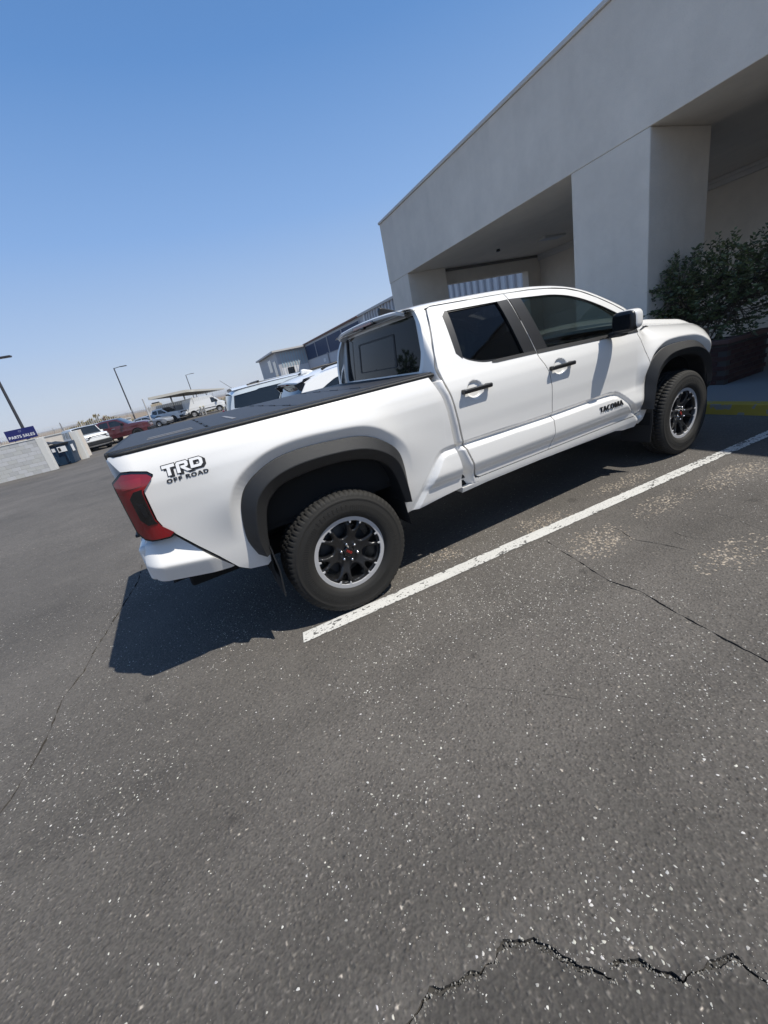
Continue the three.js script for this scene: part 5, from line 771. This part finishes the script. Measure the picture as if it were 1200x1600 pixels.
// ---------------------------------------------------------------- across the lot: walls, sign, bin, poles, canopy, workshop, desert
const blockM = [0.50, 0.46, 0.54].map((t, k) => std(lin(t, t * 1.0, t * (0.96 + 0.02 * k)), { roughness: 0.92, bumpMap: texRep(grainBump, 2, 2), bumpScale: 0.006 }));
const whiteWash = std(lin(0.66, 0.65, 0.61), { roughness: 0.9, bumpMap: texRep(grainBump, 2, 2), bumpScale: 0.008 });
{
  const [ux, , vz] = far(-7.24, 0, -18.6), H = KY + 1.47 * K;           // front enclosure wall, its near end at ux
  const w = thing('block_wall', 'painted concrete block wall carrying the blue sign at the far left', 'wall');
  meshOf('mortar', box(ux - 6, ux - 0.01, KY - 0.05, H - 0.03, vz - 0.19, vz - 0.012), std(lin(0.33, 0.32, 0.30), { roughness: 1 }), w);
  const bh = 0.2, bw = 0.4, n = Math.floor((H - KY) / bh); const g = box(-bw / 2 + 0.004, bw / 2 - 0.004, 0.004, bh - 0.004, -0.1, 0.1, 0.008), gh = box(-bw / 4 + 0.004, bw / 4 - 0.004, 0.004, bh - 0.004, -0.1, 0.1, 0.008);
  for (let r = 0; r < n; r++) { if (r % 2) { const m = meshOf('block', gh, blockM[r % 3], w); m.position.set(ux - bw / 4, KY + r * bh, vz - 0.1); } for (let k = 0; k < 14; k++) { const m = meshOf('block', g, blockM[Math.floor(rnd() * 3)], w); m.position.set(ux - bw / 2 - k * bw - (r % 2) * bw / 2, KY + r * bh, vz - 0.1); } }
  meshOf('wall_cap', box(ux - 6, ux + 0.012, KY + n * bh + 0.001, KY + n * bh + 0.05, vz - 0.22, vz + 0.02, 0.01), whiteWash, w);
  meshOf('wall_end', box(ux + 0.001, ux + 0.32, KY, KY + n * bh + 0.02, vz - 0.36, vz + 0.012, 0.012), whiteWash, w);
  // sign board on top
  const sg = thing('sign_board', 'blue sign board with white lettering standing on the block wall', 'sign');
  const a = far(-8.11, 1.5, -18.55), b = far(-7.07, 1.95, -18.55), cx = (a[0] + b[0]) / 2, cy = (a[1] + b[1]) / 2, sw = b[0] - a[0], sh = b[1] - a[1];
  meshOf('board', box(a[0], b[0], a[1], b[1], vz - 0.02, vz + 0.02, 0.004), std(lin(0.012, 0.016, 0.12), { roughness: 0.45 }), sg);
  const t1 = text('PARTS SALES', 0.145, 0.004, 0.98); t1.translate(cx, cy - sh * 0.17, vz + 0.0215); meshOf('lettering', t1, M.whiteInk, sg);
  const em = []; em.push(new THREE.TorusGeometry(0.062, 0.008, 6, 32)); { const e = new THREE.TorusGeometry(0.036, 0.007, 6, 24); e.scale(1, 1.6, 1); em.push(e); } { const e = new THREE.TorusGeometry(0.05, 0.007, 6, 24); e.scale(1.2, 0.5, 1); e.translate(0, 0.025, 0); em.push(e); } const e1 = merge(em); e1.scale(1, 0.8, 0.4); e1.translate(cx, cy + sh * 0.28, vz + 0.022); meshOf('emblem', e1, std(lin(0.16, 0.18, 0.34), { roughness: 0.5 }), sg);
  meshOf('post', merge([bar([cx - sw * 0.3, KY + n * bh, vz - 0.03], [cx - sw * 0.3, cy, vz - 0.03], 0.02, 8), bar([cx + sw * 0.3, KY + n * bh, vz - 0.03], [cx + sw * 0.3, cy, vz - 0.03], 0.02, 8)]), M.grey, sg);
  // second enclosure wall
  const p = far(-6.30, 0, -20.9), w2 = thing('enclosure_wall', 'short whitewashed wall on the far side of the blue bin', 'wall');
  meshOf('wall_body', box(p[0] - 0.36, p[0] - 0.30, KY, KY + 1.38 * K, p[2] - 2.6, p[2]), M.stucco, w2); meshOf('wall_end', box(p[0] - 0.30, p[0], KY, KY + 1.385 * K, p[2] - 0.5, p[2] + 0.01, 0.015), whiteWash, w2); meshOf('gate_hinge', box(p[0] - 0.385, p[0] - 0.361, KY + 1.1, KY + 1.5, p[2] - 0.1, p[2] - 0.02), M.black, w2);
  // blue refuse bin
  const d0 = far(-7.22, 0, -19.75), d = thing('refuse_bin', 'dark blue steel refuse bin with black lids between the white walls', 'bin'); const binBlue = std(lin(0.012, 0.04, 0.085), { roughness: 0.5, metalness: 0.1 });
  const bx0 = d0[0] - 0.9, bx1 = d0[0] + 0.92, bz = d0[2], yb = KY + 0.06;
  meshOf('tub', (() => { const R = [[bx0 + 0.06, bx1 - 0.1, yb, bz - 1.25, bz - 0.12], [bx0, bx1, yb + 1.05, bz - 1.4, bz], [bx0, bx1, yb + 1.2, bz - 1.4, bz]].map(([x0, x1, y, z0, z1]) => [[x0, y, z0], [x1, y, z0], [x1, y, z1], [x0, y, z1], [x0, y, z0]]); return toCreasedNormals(merge([loft(R), box(bx0 + 0.06, bx1 - 0.1, yb - 0.02, yb, bz - 1.25, bz - 0.12)]), 0.3); })(), binBlue, d);
  for (const k of [0, 1, 2]) meshOf('stiffener', box(mix(bx0, bx1, 0.15 + 0.33 * k), mix(bx0, bx1, 0.15 + 0.33 * k) + 0.07, yb + 0.1, yb + 1.1, bz - 0.1, bz + 0.03, 0.01), binBlue, d);
  meshOf('rim', box(bx0 - 0.03, bx1 + 0.03, yb + 1.13, yb + 1.22, bz - 0.02, bz + 0.06, 0.015), M.black, d);
  for (const s of [0, 1]) meshOf('lid', (() => { const g = box(-0.44, 0.44, -0.02, 0.02, -0.72, 0.72, 0.012); g.rotateZ(-0.34); g.translate(mix(bx0, bx1, 0.27 + 0.46 * s) - 0.05, yb + 1.42 - 0.22 * s, bz - 0.7); return g; })(), M.black, d);
  meshOf('notice', box(bx1 + 0.004, bx1 + 0.01, yb + 0.62, yb + 1.02, bz - 0.75, bz - 0.25), M.whiteInk, d); meshOf('notice', box(bx1 - 0.62, bx1 - 0.18, yb + 0.72, yb + 1.03, bz + 0.032, bz + 0.04), M.whiteInk, d); meshOf('notice', box(bx1 - 0.9, bx1 - 0.74, yb + 0.8, yb + 1.0, bz + 0.032, bz + 0.04), M.whiteInk, d); meshOf('notice_mark', box(bx1 - 0.58, bx1 - 0.46, yb + 0.77, yb + 0.98, bz + 0.041, bz + 0.044), M.black, d);
  meshOf('fork_pocket', box(bx0 + 0.25, bx0 + 0.45, yb + 0.4, yb + 0.55, bz - 0.02, bz + 0.14, 0.01), M.grey, d);
  // long wall behind with a pale cap, razor coil and posts
  const A = far(-17, 0, -33.5), B = far(-5.6, 0, -33.5), bw2 = thing('boundary_wall', 'long grey boundary wall with a pale cap behind the parked cars', 'wall');
  meshOf('wall_body', box(A[0], B[0], KY, KY + 1.33 * K, A[2] - 0.2, A[2]), M.stucco, bw2); meshOf('wall_cap', box(A[0], B[0] + 0.02, KY + 1.33 * K + 0.001, KY + 1.41 * K, A[2] - 0.26, A[2] + 0.05, 0.01), whiteWash, bw2);
  const coil = thing('razor_wire', 'pale razor wire coiled along the top of the boundary wall', 'wire'); const cp = []; for (let i = 0; i <= 1500; i++) { const t = i / 1500, ang = t * 150 * 6.283; cp.push(new THREE.Vector3(mix(A[0], B[0] + 12, t), KY + 1.44 * K + 0.36 + 0.30 * Math.sin(ang), A[2] - 0.1 + 0.30 * Math.cos(ang))); } meshOf('coil', new THREE.TubeGeometry(new THREE.CatmullRomCurve3(cp), 3000, 0.012, 4), std(lin(0.55, 0.55, 0.53), { roughness: 0.5 }), coil); for (let k = 0; k < 14; k++) { const x = mix(A[0], B[0] + 12, k / 13); meshOf('stay', bar([x, KY + 1.3 * K, A[2] - 0.1], [x, KY + 1.44 * K + 0.5, A[2] - 0.1], 0.02, 6), M.grey, coil); }
  const post = (label, base, hgt, r, mat) => { const t = thing('fence_post', label, 'post', 'steel posts left of the pickup'); t.position.set(...base); meshOf('tube', bar([0, 0, 0], [0, hgt, 0], r, 10), mat, t); meshOf('cap', (() => { const g = new THREE.SphereGeometry(r * 1.15, 10, 8); g.translate(0, hgt, 0); return g; })(), mat, t); };
  const rust = std(lin(0.20, 0.13, 0.10), { roughness: 0.8 }), pale = std(lin(0.50, 0.49, 0.48), { roughness: 0.6 });
  const q0 = far(-9.1, 1.38, -30), q1 = far(-6.55, 0, -29.6), q2 = far(-4.12, 0, -31.6);
  post('short grey post rising from the boundary wall above the bin', q0, 0.78, 0.035, M.grey); post('rusty steel post between the boxy car and the dark red pickup', [q1[0], KY, q1[2]], 1.75 * K, 0.045, rust); post('tall pale steel post before the white pickup', [q2[0], KY, q2[2]], 2.4 * K, 0.06, pale);
}
// lamp posts
{
  const lampM = std(lin(0.035, 0.035, 0.04), { roughness: 0.5 });
  function lampPost(label, u, v, top, r, reach) {
    const b = far(u, 0, v), y1 = CAM.y + K * (top - CAM.y); const t = thing('lamp_post', label, 'lamp post', 'lamp posts around the lot'); t.position.set(b[0], KY, b[2]); const h = y1 - KY;
    meshOf('pole', bar([0, 0, 0], [0, h, 0], r, 12, r * 0.72), lampM, t); meshOf('arm', bar([0, h - 0.06, 0], [reach * 0.5, h + 0.05, 0], r * 0.4, 8), lampM, t); const hd = meshOf('lamp_head', box(reach * 0.45, reach, h - 0.02, h + 0.09, -0.17, 0.17, 0.03), lampM, t); meshOf('lens', box(reach * 0.55, reach * 0.95, h - 0.026, h - 0.021, -0.12, 0.12), M.grey, hd); meshOf('base', bar([0, 0, 0], [0, 0.5, 0], 0.24, 14), M.trim, t);
  }
  lampPost('thick dark lamp post rising behind the blue sign', -9.15, -24, 5.42, 0.105, 1.25);
  lampPost('dark lamp post standing behind the dark red pickup', -8.15, -55, 6.95, 0.11, 1.75);
  lampPost('most distant lamp post, beyond the long canopy', -1.2, -85, 6.35, 0.11, 1.9);
}
// canopy, its grey wall and end pillar, bollards
{
  const c = thing('long_canopy', 'long flat pale canopy on posts above the parked van', 'canopy'); const P = [[-4.55, -40], [-1.35, -40], [4.6, -84], [0.6, -84]].map(p => far(p[0], 2.5, p[1])); const y = P[0][1];
  meshOf('deck', (() => { const g = extr(P.map(p => [p[0], -p[2]]), 0.10); g.rotateX(-Math.PI / 2); g.translate(0, y, 0); return g; })(), std(lin(0.36, 0.33, 0.28), { roughness: 0.7 }), c);
  meshOf('edge_trim', (() => { const L = []; for (let i = 0; i < 4; i++) { const a = P[i], b = P[(i + 1) % 4], d = [b[0] - a[0], b[2] - a[2]], l = Math.hypot(...d), g = box(0, l, -0.14, 0.14, -0.02, 0.02); g.rotateY(-Math.atan2(d[1], d[0])); g.translate(a[0], y + 0.05, a[2]); L.push(g); } return merge(L); })(), std(lin(0.55, 0.52, 0.45), { roughness: 0.6 }), c);
  for (const [u, v] of [[-2.9, -43], [-1.9, -50], [-0.6, -60], [0.9, -72]]) { const p = far(u, 0, v); meshOf('post', box(p[0] - 0.09, p[0] + 0.09, KY, y, p[2] - 0.09, p[2] + 0.09, 0.01), std(lin(0.14, 0.13, 0.12), { roughness: 0.7 }), c); }
  const w = thing('grey_wall', 'grey block wall ending in a pale pillar behind the white pickup', 'wall'); const a = far(-5.4, 0, -44), b = far(-1.42, 0, -44), hh = 1.84 * K;
  meshOf('wall_body', box(a[0], b[0], KY, KY + hh, a[2] - 0.2, a[2]), std(lin(0.40, 0.39, 0.38), { roughness: 0.95 }), w); meshOf('pillar', box(b[0] + 0.001, b[0] + 0.62, KY, KY + hh + 0.03, a[2] - 0.5, a[2] + 0.35, 0.015), std(lin(0.62, 0.59, 0.52), { roughness: 0.9 }), w); meshOf('gate_frame', merge([bar([b[0] + 0.9, KY, a[2] + 0.3], [b[0] + 0.9, KY + hh, a[2] + 0.3], 0.04, 8), bar([b[0] + 0.6, KY + hh * 0.95, a[2] + 0.3], [b[0] + 0.9, KY + hh * 0.95, a[2] + 0.3], 0.03, 8)]), M.grey, w);
  for (const k of [0, 1]) { const p = far(-0.62 + 0.32 * k, 0, -43), t = thing('bollard', k ? 'grey bollard nearer the white van, right of its twin' : 'grey bollard nearer the pale pillar, left of its twin', 'bollard', 'bollards by the van'); t.position.set(p[0], KY, p[2]); meshOf('tube', bar([0, 0, 0], [0, 1.05, 0], 0.11, 12), std(lin(0.28, 0.28, 0.28), { roughness: 0.7 }), t); meshOf('cap', (() => { const g = new THREE.SphereGeometry(0.11, 12, 8, 0, 6.283, 0, 1.571); g.translate(0, 1.05, 0); return g; })(), std(lin(0.4, 0.36, 0.2), { roughness: 0.7 }), t); }
  const tk = thing('crate', 'small tan crate standing beyond the grey wall', 'crate'), tp = far(-5.1, 0, -52); meshOf('body', box(tp[0] - 0.7, tp[0] + 0.7, KY, KY + 2.75, tp[2] - 0.7, tp[2] + 0.7, 0.04), std(lin(0.42, 0.33, 0.20), { roughness: 0.9 }), tk); meshOf('lid', box(tp[0] - 0.5, tp[0] + 0.5, KY + 2.751, KY + 2.95, tp[2] - 0.5, tp[2] + 0.5, 0.04), M.flare, tk);
}
// the two-storey workshop beyond the portico
{
  const b = thing('workshop_building', 'long two-storey workshop with dark blue upper windows beyond the portico', 'building');
  const UA = 14.4, VB = -54, top = 5.35, yg = -0.4, UC = 10.35;
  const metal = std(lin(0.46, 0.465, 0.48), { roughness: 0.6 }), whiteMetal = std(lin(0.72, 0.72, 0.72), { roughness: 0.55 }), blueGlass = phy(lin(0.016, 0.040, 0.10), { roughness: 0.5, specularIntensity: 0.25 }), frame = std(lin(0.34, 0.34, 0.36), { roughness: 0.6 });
  // the long side wall is built in lengths round two open bay doors; the hall behind them is closed by floor, back wall and roof
  const bays = [[-43.5, -37.2, 2.35], [-48.2, -45.4, 2.2]]; const lengths = [[VB, -48.2], [-45.4, -43.5], [-37.2, -10.8]];
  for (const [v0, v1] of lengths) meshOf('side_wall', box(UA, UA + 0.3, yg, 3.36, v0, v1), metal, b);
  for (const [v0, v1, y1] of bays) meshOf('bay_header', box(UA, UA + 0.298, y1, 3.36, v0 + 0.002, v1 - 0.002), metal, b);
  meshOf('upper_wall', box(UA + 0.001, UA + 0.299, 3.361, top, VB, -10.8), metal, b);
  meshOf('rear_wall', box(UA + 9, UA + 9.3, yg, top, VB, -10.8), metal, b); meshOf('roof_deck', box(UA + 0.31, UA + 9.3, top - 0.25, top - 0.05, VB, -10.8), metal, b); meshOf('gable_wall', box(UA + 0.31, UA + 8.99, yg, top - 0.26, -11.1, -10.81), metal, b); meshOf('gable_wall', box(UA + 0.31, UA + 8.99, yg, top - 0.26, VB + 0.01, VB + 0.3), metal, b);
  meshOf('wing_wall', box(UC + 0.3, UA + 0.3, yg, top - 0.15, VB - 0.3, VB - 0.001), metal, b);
  meshOf('wing_side_wall', box(UC, UC + 0.298, yg, top - 0.2, VB - 16, VB - 0.001), metal, b);
  // ribs of the sheet cladding seen through the portico
  const ribHi = box(-0.16, 0, yg, top - 0.02, -0.06, 0.06, 0.02);
  for (let v = -11.2; v > -32; v -= 0.55) { const m = meshOf('cladding_rib', ribHi, metal, b); m.position.set(UA - 0.001, 0, v); }
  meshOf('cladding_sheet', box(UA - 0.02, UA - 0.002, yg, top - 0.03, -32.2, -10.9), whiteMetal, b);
  // upper windows
  for (let k = 0; k < 4; k++) { const v1 = -33.3 - k * 5.2, v0 = Math.max(v1 - 4.95, VB + 0.1); const w = meshOf('window', box(UA - 0.03, UA - 0.003, 3.42, top - 0.28, v0, v1), blueGlass, b); meshOf('mullion', merge([box(UA - 0.06, UA - 0.031, 3.40, top - 0.25, v1 - 0.01, v1 + 0.22), box(UA - 0.06, UA - 0.031, 3.36, 3.42, v0, v1)]), frame, w); }
  const clad = std(lin(0.52, 0.52, 0.54), { roughness: 0.7 }); for (const [v0, v1] of [[VB + 0.02, -48.2], [-45.4, -43.5], [-37.2, -33]]) meshOf('lower_cladding', box(UA - 0.025, UA - 0.003, yg, 3.35, v0, v1), clad, b); for (const [v0, v1, y1] of bays) meshOf('lower_cladding', box(UA - 0.025, UA - 0.003, y1, 3.35, v0 + 0.001, v1 - 0.001), clad, b);
  meshOf('roof_trim', box(UA - 0.22, UA + 0.4, top - 0.02, top + 0.12, VB, -33.1), std(lin(0.22, 0.10, 0.07), { roughness: 0.7 }), b); meshOf('roof_trim', box(UA - 0.22, UA + 0.4, top - 0.02, top + 0.14, -33.0, -10.8), M.trim, b);
  meshOf('wall_sign', box(UA - 0.05, UA - 0.026, 2.62, 3.0, -46.6, -45.8), M.whiteInk, b);
  const beam = meshOf('downpipe', box(UA - 0.14, UA - 0.061, yg, 3.5, -44.5, -44.2), frame, b);
  // sunlit wing of white sheet ribs
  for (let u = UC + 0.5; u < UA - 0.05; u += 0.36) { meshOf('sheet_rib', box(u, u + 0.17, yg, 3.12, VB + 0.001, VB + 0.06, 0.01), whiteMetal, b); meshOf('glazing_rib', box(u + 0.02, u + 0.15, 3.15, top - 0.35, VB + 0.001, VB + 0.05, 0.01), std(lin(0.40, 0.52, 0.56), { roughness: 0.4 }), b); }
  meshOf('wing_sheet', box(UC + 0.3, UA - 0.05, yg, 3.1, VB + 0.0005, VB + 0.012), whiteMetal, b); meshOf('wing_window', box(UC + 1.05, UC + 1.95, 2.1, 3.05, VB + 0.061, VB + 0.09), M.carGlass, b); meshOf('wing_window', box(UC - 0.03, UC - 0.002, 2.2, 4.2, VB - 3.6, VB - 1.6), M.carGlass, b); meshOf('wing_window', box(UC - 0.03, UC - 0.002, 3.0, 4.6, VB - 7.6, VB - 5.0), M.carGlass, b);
  meshOf('wing_roof', (() => { const g = extr([[UC - 0.5, -(VB + 0.62)], [UA - 0.25, -(VB + 0.62)], [UA + 0.3, -(VB - 0.3)], [UA + 0.3, 70], [UC - 0.5, 70]], 0.2); g.rotateX(-Math.PI / 2); g.translate(0, top - 0.18, 0); return g; })(), M.trim, b);
}
// desert beyond: low hills, scrub, a dry shrub
{
  const rows = []; for (let i = 0; i <= 60; i++) { const r = []; for (let j = 0; j <= 8; j++) { const u = mix(-260, 220, i / 60), t = j / 8, v = mix(-90, -420, t); r.push([u, -0.6 + sst(0, 1, t) * (0.8 + 3 * fbm(u * 0.02 + 3, t * 2, 3) + 2 * fbm(u * 0.006, 1, 2)) * (1 - 0.75 * sst(-60, 10, u)), v]); } rows.push(r); } struct('desert_slope', loft(rows.map(r => r.slice().reverse())), std(lin(0.30, 0.25, 0.19), { roughness: 1, map: texRep(stuccoTex, 40, 10) }));
  const far2 = []; for (let i = 0; i <= 80; i++) { const u = mix(-900, 900, i / 80), h = (3 + 8 * fbm(u * 0.006 + 7, 2, 4)) * (1 - 0.8 * sst(-150, 60, u)); far2.push([[u, h, -900], [u, h * 0.5, -840], [u, -4, -760]]); } struct('hills', loft(far2), std(lin(0.20, 0.18, 0.16), { roughness: 1 }));
  const L = []; const V = new THREE.Vector3(); for (let k = 0; k < 900; k++) { const v = -rr(62, 130), u = mix(-55, 8, rnd()) * (v / -75), s = rr(0.3, 1.0), y = -0.6 + sst(0, 1, clamp((-90 - v) / 330)) * 5; for (let i = 0; i < 26; i++) { V.set(rr(-1, 1), rr(0.1, 1.4), rr(-1, 1)); L.push([[u + rr(-s, s), y + rr(0, s * 0.9), v + rr(-s, s)], V.clone(), rr(0.3, 0.6), rnd() * 6]); } }
  const sc = meshOf('scrub', leafGeo(L), std(lin(0.22, 0.20, 0.12), { roughness: 1 })); sc.userData = { label: 'dry desert scrub scattered over the slope beyond the walls', category: 'scrub', kind: 'stuff' };
  const dry = [[0.34, 0.26, 0.11], [0.27, 0.22, 0.10]].map(c => std(lin(...c), { roughness: 0.9 })); const p = far(-8.2, 0, -36);
  bush('dry_shrub', 'straw coloured dry shrub standing behind the boundary wall', p[0], KY, p[2], [[-1.3, 1.7, 0, 0.9, 0.5, 0.7], [0, 2.0, 0, 0.9, 0.6, 0.7], [1.0, 1.75, 0.2, 0.8, 0.5, 0.7], [-2.2, 1.5, 0, 0.7, 0.4, 0.6]], 3600, 0.16, dry, barkM);
  const c2 = bush('green_tree', 'leafy green tree left of the lot mirrored in the pickup rear window', -10.6, gy(-13), -13.4, [[0, 2.6, 0, 1.3, 1.0, 1.3], [0.8, 2.3, 0.5, 1.0, 0.8, 1.0], [-0.8, 2.5, -0.4, 1.0, 0.9, 1.0], [0.1, 3.4, 0, 1.0, 0.7, 1.0]], 7000, 0.13, [[0.05, 0.10, 0.025], [0.07, 0.12, 0.03]].map(c => std(lin(...c), { roughness: 0.6 })), barkM); c2.userData.category = 'tree';
}
scene.fog = new THREE.FogExp2(new THREE.Color(0.62, 0.68, 0.78), 0.00035);
renderer.render(scene, camera);
